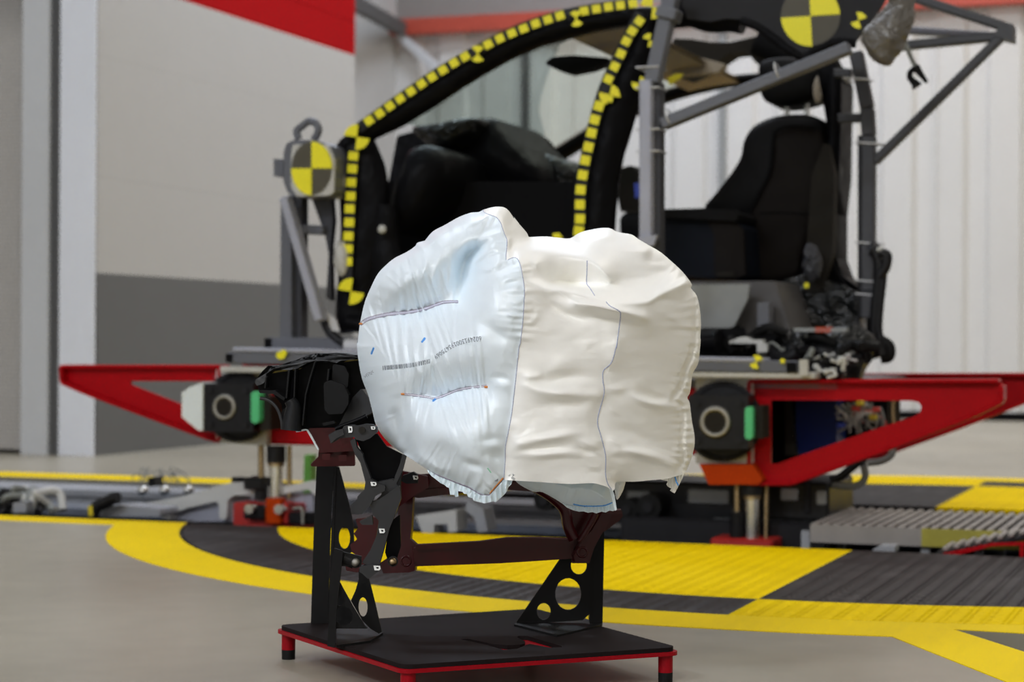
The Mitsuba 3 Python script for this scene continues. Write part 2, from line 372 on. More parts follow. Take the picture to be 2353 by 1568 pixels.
struct('trim_2', bx(jx[1] - .01, W - .05, JY - .02, JY + .05, 0, ROOM_Z), 'm_seam_dark', label='dark slot beside the white wall end')
struct('trim_3', bx(jx[2], jx[1], JY - .04, JY - .021, 0, ROOM_Z), 'm_wall_jamb', label='pale grey jamb of the side opening')
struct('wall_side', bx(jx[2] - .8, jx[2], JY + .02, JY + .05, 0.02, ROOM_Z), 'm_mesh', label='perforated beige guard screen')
struct('wall_recess', bx(ROOM_X0 - .1, ROOM_X0, 10.9, ROOM_Y1, 0, ROOM_Z), 'm_wall', label='pale wall of the far corner recess')
struct('wall_recess_near', bx(ROOM_X0 - .1, W - .2, 10.8, 10.9, 0, ROOM_Z), 'm_wall')
struct('wall_side_near', bx(ROOM_X0 - .1, ROOM_X0, ROOM_Y0, 10.9, 0, ROOM_Z), 'm_wall_bright')
struct('wall_right', bx(ROOM_X1, ROOM_X1 + .1, ROOM_Y0, ROOM_Y1, 0, ROOM_Z), 'm_wall_bright')
struct('wall_front', bx(ROOM_X0, ROOM_X1, ROOM_Y0 - .1, ROOM_Y0, 0, ROOM_Z), 'm_wall_bright')
struct('ceiling', bx(ROOM_X0 - .1, ROOM_X1 + .1, ROOM_Y0, ROOM_Y1 + .1, ROOM_Z, ROOM_Z + .1), 'm_ceiling')
# back wall: ribbed steel panels under a red beam
def panel(x0, x1, ribs):
    """trapezoid-ribbed sheet panel on the back wall"""
    w = (x1 - x0) / ribs; prof = []
    for i in range(ribs):
        a = x0 + i * w
        prof += [(a, 0), (a + .52 * w, 0), (a + .62 * w, .045), (a + .90 * w, .045), (a + 1.0 * w, 0)]
    P = []
    for x, d in prof:
        if not P or abs(P[-1][0] - x) > 1e-6: P.append((x, d))
    V, F = [], []
    for x, d in P: V += [[x, ROOM_Y1 - .01 + d * .9 - .012 * (x - x0) / (x1 - x0), 0.06], [x, ROOM_Y1 - .01 + d * .9 - .012 * (x - x0) / (x1 - x0), 3.08]]
    for i in range(len(P) - 1):
        a = 2 * i; F += [[a, a + 2, a + 3], [a, a + 3, a + 1]]
    return trimesh.Trimesh(V, F, process=False)
struct('wall_back', bx(ROOM_X0 - .1, ROOM_X1, ROOM_Y1 + .05, ROOM_Y1 + .15, 0, ROOM_Z), 'm_upper', label='back wall of pale ribbed steel panels')
edges = [at_v(px, 700, ROOM_Y1)[0] for px in (908, 1208, 1660, 1905, 2144, 2395)] + [ROOM_X1]
for i in range(6):
    put('wall_back__panel', panel(edges[i] + .0005, edges[i + 1] + .03, max(2, round((edges[i + 1] - edges[i]) / .42))), 'm_corrugated')
put('wall_back__upper', bx(ROOM_X0, ROOM_X1, ROOM_Y1 - .02, ROOM_Y1 + .05, 3.19, ROOM_Z), 'm_upper', label='bare grey upper wall')
for px in (1208, 1660):
    x = at_v(px, 700, ROOM_Y1)[0]
    put('wall_back__post', bx(x - .028, x + .028, ROOM_Y1 - .05, ROOM_Y1 + .04, 0, 3.07), 'm_seam_dark' if px == 1208 else 'm_seam_grey', label=('dark' if px == 1208 else 'grey') + ' post between the panels')
struct('dark_strip_back', bx(edges[0], ROOM_X1, ROOM_Y1 - .05, ROOM_Y1 + .04, 0, .055), 'm_black_matt')  # near-black strip along the foot of the back wall
struct('trim_4', bx(ROOM_X0, ROOM_X1, ROOM_Y1 - .16, ROOM_Y1 - .02, 3.07, 3.19), 'm_beam_red', label='red steel beam along the back wall')
p, q = at_v(812, 6, 13.6), at_v(922, 66, 15.2)
struct('trim_5', bar(p + (p - q) * 1.5, q, .10, .10), 'm_seam_dark', label='dark sloping roof brace in the far corner')
p, q = at_v(915, 78, 15.22), at_v(1040, 190, 15.22)
struct('trim_6', bar(p, q, .07, .05), 'm_jamb_brace' if False else 'm_wall_jamb', label='grey diagonal brace on the back wall')
# roof lamps, none in view; the row behind the camera is added frontal fill
scene['m_lamp_body'] = {'type': 'diffuse', 'reflectance': rgb(.6, .6, .6)}
for x, y, c in LAMPS:
    k = thing('ceiling_lamp', 'unseen flat lamp panel under the hall ceiling, ' + {-4.2: 'left', -0.8: 'middle', 2.8: 'right'}[x] + ' row, ' + {-4.0: 'added behind the camera as frontal fill', 0.7: 'over the camera', 6.2: 'over the red sled', 9.8: 'behind the car', 13.1: 'by the back wall'}[y], 'ceiling lamp', 'ceiling lamp panels')
    put(k + '__housing', bx(x - .82, x + .82, y - .52, y + .52, ROOM_Z - .07, ROOM_Z), 'm_lamp_body')
    d = mikit.ply(lamp_mesh(x, y, ROOM_Z - .075, .78, .48), 'm_lamp_body'); d['emitter'] = {'type': 'area', 'radiance': rgb(*c)}
    scene[k + '__diffuser'] = d

# ------------------------------------------------------------------ the pit: rails, cast arm, cables
for (y0, y1, z1, m, lab) in ((6.82, 7.06, -.015, 'm_rail_grey', 'pale grey cover rail beside the far edge of the track pit'),
                             (6.42, 6.62, -.05, 'm_rail_blue', 'blue-grey rail in the middle of the track pit'),
                             (6.00, 6.18, -.09, 'm_rail_blue', 'blue-grey rail on the camera side of the pit centre'),
                             (5.62, 5.80, -.05, 'm_rail_dark', 'black rail along the near edge of the track pit')):
    k = thing('track_rail', lab, 'rail')
    x0, x1 = pit.bounds[0] + .05, pit.bounds[2] - .05
    put(k + '__beam', bx(x0, x1, y0, y1, PIT_Z, z1 - .03, .004), 'm_rail_dark' if m != 'm_rail_grey' else m)
    put(k + '__cap', bx(x0, x1, y0 - .015, y1 + .015, z1 - .03, z1, .004), m)
# black boxes of machinery under the sled
rng = random.Random(5)
def mach(label, px0, py0, px1, py1, v, t, mat, cat_='machine box', face=None):
    a, b = at_v(px0, py1, v), at_v(px1, py0, v)
    k = thing('machine_unit', label, cat_)
    put(k + '__body', bx(a[0], b[0], v, v + t, max(a[2], PIT_Z + .002), b[2], .008), mat)
    if face:
        for (f0, g0, f1, g1, m2) in face:
            c, d = at_v(f0, g1, v), at_v(f1, g0, v)
            put(k + '__plate', bx(c[0], d[0], v - .012, v, c[2], d[2], .004), m2)
    return k
mach('black drive unit with white plates below the middle of the red sled', 1300, 1112, 1690, 1200, 6.25, .35, 'm_black_part', face=((1582, 1126, 1678, 1156, 'm_panel_silver'), (1442, 1129, 1494, 1148, 'm_panel_silver'), (1584, 1195, 1630, 1208, 'm_panel_silver'), (1640, 1192, 1680, 1212, 'm_panel_silver')))
mach('black drive unit at the right end of the pit machinery', 1700, 1110, 1905, 1192, 6.05, .4, 'm_black_part', face=((1795, 1124, 1835, 1150, 'm_rail_grey'), (1848, 1112, 1862, 1180, 'm_rail_dark'), (1876, 1128, 1900, 1160, 'm_panel_silver')))
mach('low black beam with small plates along the near pit edge', 1425, 1205, 1900, 1252, 6.00, .05, 'm_rail_dark')
for cx, cy, r in ((1440, 1172, 26), (1490, 1165, 30), (1765, 1150, 24), (1250, 1150, 26)):
    c = at_v(cx, cy, 6.12); rr = r * 6.2 / FPX
    k = thing('drive_wheel', 'black drive roller under the sled, ' + {1440: 'left of the pair behind the airbag edge', 1490: 'right of the pair behind the airbag edge', 1765: 'beside the right jack', 1250: 'behind the maroon crossmember'}[cx], 'roller')
    put(k + '__tyre', cyl(c, c + [0, .09, 0], rr), 'm_rubber', 40); put(k + '__hub', cyl(c - [0, .012, 0], c + [0, .02, 0], rr * .45), 'm_rail_dark', 40)
# small castings seen behind the maroon beam
for (pts, m, lab, v) in ([((955, 1186), (1000, 1180), (1048, 1172), (1050, 1222), (1030, 1224), (1028, 1205), (998, 1206), (995, 1226), (970, 1224)), 'm_cast', 'light grey cast bracket in the pit behind the maroon upright', 5.95],
                         [((1075, 1150), (1110, 1170), (1120, 1222), (1098, 1224), (1090, 1190), (1068, 1172)), 'm_rail_grey', 'bent grey strut in the pit behind the maroon beam', 5.95]):
    single('cast_bracket', lab, 'bracket', prism_v(pts, v, .09, soft=.002), m)
# cast A-arm on the left
ca = thing('aluminium_casting', 'light grey cast aluminium arm with two windows in the track pit', 'cast arm')
outer = Z7([(905, 1168), (1000, 1146), (1210, 1108), (1400, 1050), (1540, 1014), (1700, 1012), (1760, 1040), (1900, 1040), (2080, 1000), (2130, 1010), (2130, 1300), (1510, 1300), (1500, 1260), (1130, 1275), (1050, 1230), (930, 1190)])
w1 = Z7([(1140, 1225), (1250, 1185), (1440, 1140), (1462, 1160), (1462, 1262), (1150, 1262)]); w2 = Z7([(1520, 1130), (1560, 1100), (1700, 1100), (1720, 1130), (1720, 1262), (1540, 1270), (1512, 1230)])
w3 = Z7([(1800, 1120), (1900, 1090), (2060, 1060), (2090, 1090), (2090, 1270), (1800, 1270)])
put(ca + '__frame', prism_v(outer, 5.93, .16, (w1, w2, w3), soft=.012), 'm_cast')
put(ca + '__web', prism_v(Z7([(1150, 1215), (1460, 1160), (1730, 1120), (2090, 1080), (2090, 1275), (1150, 1275)]), 5.965, .03), 'm_tube_light')
for cx, cy in ((1590, 1018), (1725, 1010)):
    c = at_v(*Z7([(cx, cy)])[0], 5.96); put(ca + '__bolt', cyl(c - [0, 0, .01], c + [0, 0, .02], .022, 12), 'm_black_part')
put(ca + '__tip_plate', prism_v(Z7([(640, 1180), (800, 1165), (1060, 1190), (1075, 1240), (640, 1240)]), 5.75, .12, soft=.008), 'm_rail_grey')
k = thing('pit_clamp', 'black hooked clamp with a yellow tag at the tip of the cast arm', 'clamp')
put(k + '__hook', tube(smooth_path(on_v(Z7([(620, 1240), (640, 1180), (700, 1150), (760, 1120), (790, 1118)]), 5.70)), .02), 'm_black_part', 50)
put(k + '__tag', prism_v(Z7([(585, 1175), (615, 1165), (620, 1235), (590, 1240)]), 5.68, .012, soft=.002), 'm_wire_yellow')
for cx in (955, 1100, 1258):
    c = at_v(*Z7([(cx, 1070)])[0], 6.40); single('rail_bolt', 'shiny dome bolt on the blue-grey rail, ' + {955: 'nearest the left yellow line end', 1100: 'middle of three', 1258: 'nearest the cast arm'}[cx], 'bolt', blob(c, [.02, .02, .02], .02, 1, 2), 'm_chrome', True)
single('guide_block', 'small dark block standing on the far pit rail below a wire tuft', 'block', prism_v(Z7([(985, 985), (1030, 975), (1035, 1040), (990, 1045)]), 6.6, .06, soft=.003), 'm_black_part')
def cable(key, pts, v, r, mat, jit=.0):
    P = on_v(pts, v); P[:, 1] += [rng.uniform(-jit, jit) for _ in P]
    return put(key + '__cable', tube(smooth_path(P, 5), r, 7), mat, 60)
k = thing('wire_tuft', 'loose tuft of thin grey wires above the far rail of the pit', 'wires')
for i in range(9):
    cx = rng.uniform(880, 1190); h = rng.uniform(40, 100)
    cable(k, Z7([(cx, 1010), (cx + rng.uniform(-20, 30), 1010 - h), (cx + rng.uniform(20, 70), 1010 - h * .6), (cx + rng.uniform(40, 110), 1010)]), 6.9, .002, 'm_cable_grey', .05)
k = thing('cable_bundle', 'tangle of grey and black cables lying in the pit at the left edge', 'cables')
for i in range(16):
    a, b = rng.uniform(-60, 330), rng.uniform(20, 390); m = rng.choice(['m_cable_grey', 'm_black_part', 'm_cable_grey', 'm_wire_white', 'm_rubber'])
    cable(k, Z7([(a, 1210), ((a * 2 + b) / 3 + rng.uniform(-30, 30), rng.uniform(1050, 1150)), ((a + 2 * b) / 3, rng.uniform(1070, 1180)), (b, 1205)]), 5.75, rng.uniform(.007, .016), m, .06)
k = thing('pit_connector', 'grey connector block among the cables at the left edge of the pit', 'connector')
put(k + '__body', prism_v(Z7([(85, 1150), (170, 1140), (175, 1215), (90, 1215)]), 5.68, .08, soft=.004), 'm_rail_grey')
put(k + '__socket', prism_v(Z7([(0, 1130), (45, 1130), (45, 1205), (0, 1205)]), 5.70, .1, soft=.004), 'm_black_part')

# ------------------------------------------------------------------ ribbed ramps at the right
def ramp(label, px_pts, v0, v1, z_of, nrib, mat_edge, splitx=None):
    pass
r1 = thing('ribbed_platform', 'low platform of ribbed steel decking over the pit at the right', 'platform')
ya, yb, zr = 5.80, 6.42, .048
xl, xr = at_z(1838, 1212, zr)[0], .45
xs = np.arange(xl, xr, .031)
for i, x in enumerate(xs):
    put(r1 + '__rib', bx(x, x + .0175, ya + .004, yb, zr - .012, zr, .004), 'm_slat')
put(r1 + '__deck', bx(xl, xr, ya + .004, yb, zr - .026, zr - .014), 'm_rail_dark')
xm = at_v(2118, 1215, ya)[0]
put(r1 + '__edge_beam', bx(xl, xm, ya - .004, ya + .004, zr - .055, zr - .004), 'm_slat')
put(r1 + '__edge_beam', bx(xm, xr, ya - .004, ya + .004, zr - .055, zr - .004), 'm_slat_edge', label='yellow-green edge strip')
for px in (1852, 2127, 2250):
    c = at_v(px, 1240, ya + .03); put(r1 + '__leg', bx(c[0] - .012, c[0] + .012, ya + .02, ya + .045, PIT_Z, zr - .026), 'm_rail_grey')
    put(r1 + '__leg', bx(c[0] - .012, c[0] + .012, yb - .06, yb - .035, PIT_Z, zr - .026), 'm_rail_grey')
r2 = thing('ribbed_ramp', 'sloping ribbed ramp with a red side frame at the right pit edge', 'ramp')
vy = 5.585
pa, pb = at_v(2165, 1262, vy), at_v(2352, 1222, vy)
sl = (pb[2] - pa[2]) / (pb[0] - pa[0])
for i in range(22):
    x = pa[0] + i * .029; z = pa[2] + sl * (x - pa[0])
    z = min(z, pb[2])
    put(r2 + '__rib', bar([x + .008, vy, z], [x + .008, vy + .17, z], .012, .016, (1, 0, 0), .003), 'm_slat')
q0 = [pa[0] - .02, vy + .09, pa[2] - .018]; x1 = pb[0] + .02; q1 = [x1, vy + .09, pa[2] + sl * (x1 - pa[0]) - .018]
put(r2 + '__deck', bar(q0, q1, .012, .17, (0, 1, 0)), 'm_rail_dark'); put(r2 + '__deck', bar(q1, [x1 + .6, vy + .09, q1[2]], .012, .17, (0, 1, 0)), 'm_rail_dark')
put(r2 + '__side_frame', prism_v([(2165, 1273), (2280, 1249), (2352, 1247), (2500, 1247), (2500, 1254), (2352, 1254), (2340, 1254), (2280, 1256), (2190, 1279)], vy - .012, .02), 'm_sled_red', label='red side frame')
put(r2 + '__side_frame', prism_v([(2343, 1247), (2352, 1247), (2352, 1290), (2343, 1290)], vy - .012, .02), 'm_sled_red')
single('pit_lever', 'pale metal lever leaning under the ribbed platform', 'lever', bar(at_v(2085, 1250, 5.95), at_v(2122, 1222, 5.95), .03, .03), 'm_rail_grey')
single('floor_block', 'small grey block at the pit edge beside the yellow tread plate', 'block', prism_v(Z0([(640, 1500), (700, 1465), (850, 1465), (850, 1530), (640, 1535)]), 5.60, .07, soft=.003), 'm_rail_grey')

# ------------------------------------------------------------------ the red sled
NV, FV = 5.90, 7.22                                 # camera-side and far beams
sled = thing('test_sled', 'red steel crash test sled with triangular arms at both ends', 'sled')
def arm(side, outer, hole, v, rim=.03):
    """flat plate with raised edges along its outline"""
    key = put(sled + '__arm', prism_v(outer, v + .02, .012, (hole,) if hole else (), soft=.002), 'm_sled_red')
    n = len(outer); ms = []
    for a, b in zip(outer, outer[1:] + outer[:1]):
        p, q = at_v(*a, v + .026), at_v(*b, v + .026)
        if np.linalg.norm(p - q) > .02: ms.append(bar(p, q, .012, .085, VN, .003))
    put(key + '__flange', cat(*ms), 'm_sled_red')
    return key
arm('r', Z6([(735, 620), (2010, 617), (2026, 640), (2026, 722), (1885, 793), (1450, 962), (950, 1143), (735, 1143)]),
    Z6([(832, 716), (1560, 720), (1592, 728), (1608, 750), (1600, 780), (1570, 800), (1350, 872), (1000, 995), (860, 1045), (832, 1045)]), NV)
arm('l', Z7([(445, 240), (1500, 240), (1500, 735), (1440, 722), (1000, 562), (610, 415), (450, 345)]),
    Z7([(868, 338), (1500, 338), (1500, 590), (1210, 492), (872, 360)]), NV)
# far arm: the same outline at the far beam
def to_far(pts, v0=NV, v1=FV):
    P = on_v(pts, v0); P[:, 1] = v1; return P
def prism_uz(P, v, t, holes=()):
    g = Polygon([(p[0], p[2]) for p in P])
    for h in holes: g = g.difference(Polygon([(p[0], p[2]) for p in h]))
    return extrude3(g, np.array([0, v, 0]), np.array([1.0, 0, 0]), np.array([0, 0, 1.0]), VN, t)
ro = Z6([(735, 620), (2010, 617), (2026, 640), (2026, 722), (1885, 793), (1450, 962), (950, 1143), (735, 1143)])
rh = Z6([(832, 716), (1560, 720), (1592, 728), (1608, 750), (1600, 780), (1570, 800), (1350, 872), (1000, 995), (860, 1045), (832, 1045)])
fk = put(sled + '__arm', prism_uz(to_far(ro), FV, .012, (to_far(rh),)), 'm_sled_red')
Pf = to_far(ro); put(fk + '__flange', cat(*[bar(a, b, .012, .085, VN, .003) for a, b in zip(Pf, np.roll(Pf, -1, 0)) if np.linalg.norm(a - b) > .02]), 'm_sled_red')
lo = Z7([(445, 240), (1500, 240), (1500, 735), (1440, 722), (1000, 562), (610, 415), (450, 345)]); lh = Z7([(868, 338), (1500, 338), (1500, 590), (1210, 492), (872, 360)])
fk = put(sled + '__arm', prism_uz(to_far(lo), FV, .012, (to_far(lh),)), 'm_sled_red')
Pf = to_far(lo); put(fk + '__flange', cat(*[bar(a, b, .012, .085, VN, .003) for a, b in zip(Pf, np.roll(Pf, -1, 0)) if np.linalg.norm(a - b) > .02]), 'm_sled_red')
# side beams between the mounting plates
xL, xR = at_v(497, 900, NV)[0], at_v(1728, 900, NV)[0]
ztop = at_v(1650, 884, NV)[2]; zbot = at_v(1650, 1080, NV)[2]
zl = at_v(680, 1024, NV)[2]
put(sled + '__side_beam', bx(xL + .02, xR, NV + .02, NV + .12, zl, ztop - .01, .006), 'm_sled_red')
put(sled + '__side_beam', bx(xL + .02, xR, FV - .06, FV + .06, zl + .25, ztop - .01, .006), 'm_sled_red')
for x in (xL + .25, (xL + xR) / 2, xR - .2):
    put(sled + '__cross_beam', bx(x - .05, x + .05, NV + .12, FV - .06, ztop - .12, ztop - .012, .006), 'm_sled_red')
put(sled + '__deck', bx(xL - .02, xR + .25, NV + .02, FV + .04, ztop - .01, ztop + .012), 'm_frame_grey')
# mounting plates with clamps
def clamp(plate, square, disc_c, disc_r, ringc, ring_r, pill, block, left):
    k = put(sled + '__mounting_plate', prism_v(plate, NV - .012, .03, soft=.003), 'm_plate_grey')
    s = (6.3 if not left else 6.9) / FPX
    c = at_v(*disc_c, NV - .015); put(k + '__brake_disc', cyl(c, c - [0, .03, 0], disc_r * s, 48), 'm_black_part', 40)
    c = at_v(*disc_c, NV - .046); put(k + '__disc_rim', tube(ring_pts(c, np.array([1.0, 0, 0]), UPV, disc_r * s * .93, disc_r * s * .93, 40), .007, 8, True), 'm_rail_dark', 60)
    put(k + '__clamp_block', prism_v(square, NV - .13, .085, soft=.004), 'm_black_part')
    c = at_v(*ringc, NV - .131)
    put(k + '__bearing_ring', tube(ring_pts(c, np.array([1.0, 0, 0]), UPV, ring_r * s * .8, ring_r * s * .8, 36), ring_r * s * .2, 10, True), 'm_steel', 60)
    put(k + '__bearing_cap', cyl(c + [0, .004, 0], c - [0, .006, 0], ring_r * s * .66, 32), 'm_trim_brown', 40)
    put(k + '__green_pad', prism_v(pill, NV - .16, .04, soft=.006), 'm_green')
    put(k + '__side_block', prism_v(block, NV - .13, .09, soft=.003), 'm_trim_brown')
    for a, b in ((.15, .15), (.85, .15), (.15, .85), (.85, .85)):
        x0, y0, x1, y1 = square[0][0], square[0][1], square[2][0], square[2][1]
        c = at_v(x0 + (x1 - x0) * a, y0 + (y1 - y0) * b, NV - .13); put(k + '__bolt', cyl(c, c - [0, .008, 0], .010, 10), 'm_rail_dark')
    return k
def pill(cx, cy, rx, ry): return ellipse(cx, cy - ry + rx, rx, rx, 12, math.pi, 2 * math.pi) + ellipse(cx, cy + ry - rx, rx, rx, 12, 0, math.pi)
kr = clamp(Z6([(445, 605), (735, 605), (735, 1045), (445, 1045)]), Z6([(408, 692), (716, 692), (716, 968), (408, 968)]), Z6([(588, 826)])[0], 88, Z6([(546, 830)])[0], 36, pill(*Z6([(718, 835)])[0], 9, 38), Z6([(742, 745), (790, 745), (790, 915), (742, 915)]), False)
put(kr + '__orange_skirt', prism_v(Z6([(462, 1045), (735, 1045), (792, 1128), (765, 1152), (512, 1152)]), NV - .03, .05, soft=.003), 'm_sled_orange', label='orange lower skirt')
kl = clamp(Z7([(1442, 262), (1780, 262), (1780, 770), (1442, 745)]), Z7([(1356, 355), (1690, 355), (1690, 678), (1356, 678)]), Z7([(1600, 508)])[0], 77, Z7([(1499, 512)])[0], 29, pill(*Z7([(1702, 512)])[0], 9.5, 37), Z7([(1735, 440), (1805, 440), (1805, 665), (1735, 665)]), True)
put(kl + '__white_guard', prism_v(Z7([(1213, 415), (1262, 380), (1352, 345), (1352, 672), (1320, 665), (1213, 577)]), NV - .14, .10, soft=.003), 'm_white_part', label='white chamfered guard')
# jacks
def jack(label, rod, piston, foot, v):
    k = thing('support_jack', label, 'jack')
    top, bot = at_v(*rod[0], v), at_v(*rod[1], v); put(k + '__guide_rod', cyl(bot, top, .010, 12), 'm_bronze', 40)
    t, b = at_v(*piston[0], v), at_v(*piston[2], v); m = at_v(*piston[1], v)
    put(k + '__sleeve', cyl(m, t, .031, 20), 'm_black_part', 40); put(k + '__collar', cyl(m - [0, 0, .012], m, .027, 20), 'm_bronze', 40)
    put(k + '__piston', cyl(b, m - [0, 0, .012], .021, 20), 'm_chrome', 40)
    put(k + '__tie_rod', cyl(b + [.038, .02, 0], t + [.038, .02, 0], .008, 12), 'm_bronze', 40)
    f0, f1 = at_v(*foot[0], v), at_v(*foot[1], v)
    base = put(k + '__base', bx(f0[0], f1[0], v - .05, v + .14, PIT_Z, f0[2], .006), 'm_foot_red')
    return k, f0, f1
kj, f0, f1 = jack('red based support jack with chrome piston under the left clamp of the sled', Z7([(1742, 700), (1742, 1130)]), Z7([(1842, 770), (1842, 880), (1842, 1120)]), Z7([(1600, 1140), (2000, 1300)]), NV + .02)
for (a, b, c, d, m) in ((1640, 1165, 1780, 1255, 'm_black_part'), (1785, 1120, 1890, 1290, 'm_sled_orange'), (1905, 1140, 1935, 1290, 'm_foot_red'), (1940, 1215, 2095, 1290, 'm_black_part')):
    p, q = at_v(*Z7([(a, d)])[0], NV - .05), at_v(*Z7([(c, b)])[0], NV - .05); put(kj + '__housing', bx(p[0], q[0], NV - .07, NV - .02, p[2], q[2], .006), m)
for cx, cy in ((1688, 1187), (1885, 1190)):
    c = at_v(*Z7([(cx, cy)])[0], NV - .07); put(kj + '__fitting', cyl(c, c - [0, .03, 0], .016, 14), 'm_chrome', 40)
put(kj + '__pipe', tube(smooth_path(on_v(Z7([(1960, 1190), (2005, 1185), (2020, 1210), (2020, 1290)]), NV - .09)), .007, 8), 'm_steel', 60)
c = at_v(*Z7([(1742, 1020)])[0], NV + .02); put(kj + '__valve', bx(c[0] - .05, c[0] + .02, c[1] - .03, c[1] + .03, c[2] - .02, c[2] + .02, .005), 'm_black_part'); put(kj + '__valve', cyl(at_v(*Z7([(1742, 1000)])[0], NV + .02), at_v(*Z7([(1742, 1130)])[0], NV + .02), .022, 14), 'm_black_part', 40)
kj, f0, f1 = jack('red footed support jack with chrome piston under the right clamp of the sled', Z6([(658, 1140), (658, 1300)]), Z6([(735, 1150), (735, 1205), (735, 1425)]), Z6([(540, 1418), (858, 1480)]), NV + .02)
put(kj + '__rod_end', cyl(at_v(*Z6([(658, 1290)])[0], NV + .02), at_v(*Z6([(658, 1420)])[0], NV + .02), .022, 14), 'm_black_part', 40)
# green post and things seen through the gaps
single('green_post', 'short bright green post behind the left jack', 'post', prism_v(Z7([(2030, 830), (2075, 830), (2075, 1100), (2022, 1100)]), 6.9, .05, soft=.003), 'm_green_light')
# data box inside the sled
kb = thing('data_recorder', 'dark blue recorder box inside the right half of the sled', 'recorder box')
put(kb + '__case', prism_v(Z6([(960, 715), (1170, 715), (1170, 960), (960, 1000)]), 6.25, .3, soft=.004), 'm_blue_box')
put(kb + '__dark_backing', prism_v(Z6([(790, 700), (1432, 700), (1432, 850), (1180, 935), (900, 1055), (790, 1055)]), 6.4, .25, soft=.004), 'm_black_matt')  # added black panel that darkens the space behind the recorder
put(kb + '__strip', prism_v(Z6([(905, 715), (925, 715), (960, 1000), (905, 1000)]), 6.2, .04), 'm_trim_brown')
for i in range(44):
    m = rng.choice(['m_wire_white'] * 5 + ['m_cable_grey'] * 3 + ['m_wire_red', 'm_rubber'])
    a = (rng.uniform(1150, 1400), rng.uniform(725, 800)); b = (rng.uniform(1170, 1420), rng.uniform(800, 890))
    cable(kb, Z6([a, ((a[0] + b[0]) / 2 + rng.uniform(-50, 50), (a[1] + b[1]) / 2 + rng.uniform(-30, 30)), b]), 6.24, rng.uniform(.0025, .005), m, .02)
for (x, y, m) in ((1290, 732, 'm_wire_yellow'), (1270, 760, 'm_wire_red'), (1375, 765, 'm_wire_red'), (1358, 805, 'm_wire_yellow'), (1195, 845, 'm_wire_blue')):
    c = at_v(*Z6([(x, y)])[0], 6.2); put(kb + '__plug', bx(c[0] - .010, c[0] + .010, c[1] - .02, c[1] + .02, c[2] - .007, c[2] + .007, .002), m)
single('wire_conduit', 'tan conduit standing inside the right arm of the sled', 'conduit', tube(smooth_path(on_v(Z6([(1462, 700), (1456, 760), (1462, 850)]), 6.4)), .008, 8), 'm_bronze', 60)
kh = thing('hose_loop', 'grey hoses looping down below the right arm of the sled', 'hose')
for pts, m in (([(1460, 960), (1450, 1000), (1400, 1030), (1330, 1040)], 'm_cable_grey'), ([(1290, 1030), (1240, 1070), (1190, 1110), (1140, 1130)], 'm_black_part'), ([(1305, 1040), (1318, 1100), (1300, 1140), (1240, 1160), (1150, 1150)], 'm_cable_grey'), ([(1265, 1020), (1255, 1060)], 'm_black_part'), ([(1305, 1010), (1298, 1055)], 'm_black_part')):
    cable(kh, Z6(pts), 6.1, .011 if m != 'm_black_part' else .013, m)

# ------------------------------------------------------------------ the cut-away car body on the sled
def uz(pts, v=NV): return on_v(pts, v)
car = thing('crash_test_car', 'cut-away black covered car body with dotted yellow markers on the red sled', 'car body')
SC = lambda px, v=NV: px * (v / np.mean([ray(1176, 784)[1]])) / FPX
BV = NV + .06
def rail(key, pts, hw, hv, v=BV, shift=None, mat='m_black_cloth', n=14, lump=.004, seed=1, k=6):
    """rounded beam following a traced centre line; hw half width in px (a number or one per point), hv half depth in m"""
    P = on_v(pts, v - hv); P[:, 1] = v
    hw = np.broadcast_to(np.asarray(hw, float), (len(P),)) * 6.35 / FPX
    Q = smooth_path(np.column_stack([P, hw]), k)
    Q2 = Q[:, :3].copy()
    if shift is not None: Q2[:, 1] = shift
    m = tube(Q2, Q[:, 3], n, ry=np.full(len(Q2), hv))
    if lump: m = lumpy(m, lump, 14, seed)
    return put(key, m, mat, 50)
AP = Z4([(330, 690), (450, 608), (580, 530), (720, 440), (880, 338), (1030, 248), (1180, 182), (1320, 138), (1460, 103), (1600, 80), (1800, 60), (2000, 50)])
AW = [20, 24, 30, 31, 30, 29, 27, 25, 24, 22, 21, 21]
rail(car + '__roof_pillar', AP, AW, .055, seed=2)
BP = Z4([(1790, 60), (1755, 200), (1700, 330), (1640, 480), (1590, 640), (1555, 800), (1535, 960), (1520, 1120), (1510, 1400), (1505, 1700)])
BW = [22, 30, 36, 42, 42, 40, 40, 42, 46, 50]
rail(car + '__centre_pillar', BP, BW, .06, seed=3)
HP = [(800, 318), (818, 400), (822, 480), (818, 560), (808, 640), (800, 720), (805, 760)]
rail(car + '__hinge_pillar', HP, [46, 62, 60, 56, 50, 46, 42], .05, seed=4)
SP = [(795, 738), (900, 760), (1100, 778), (1400, 785), (1640, 785)]
rail(car + '__sill', SP, [24, 26, 26, 26, 26], .07, seed=5)
rail(car + '__door_panel', [(880, 470), (872, 560), (880, 660), (900, 740)], [26, 40, 50, 50], .035, seed=6)
# far side: the same outlines moved across the car
CFV = 7.52
rail(car + '__far_roof_pillar', AP, [x * .75 for x in AW], .05, shift=CFV, mat='m_black_matt', seed=12, lump=0)
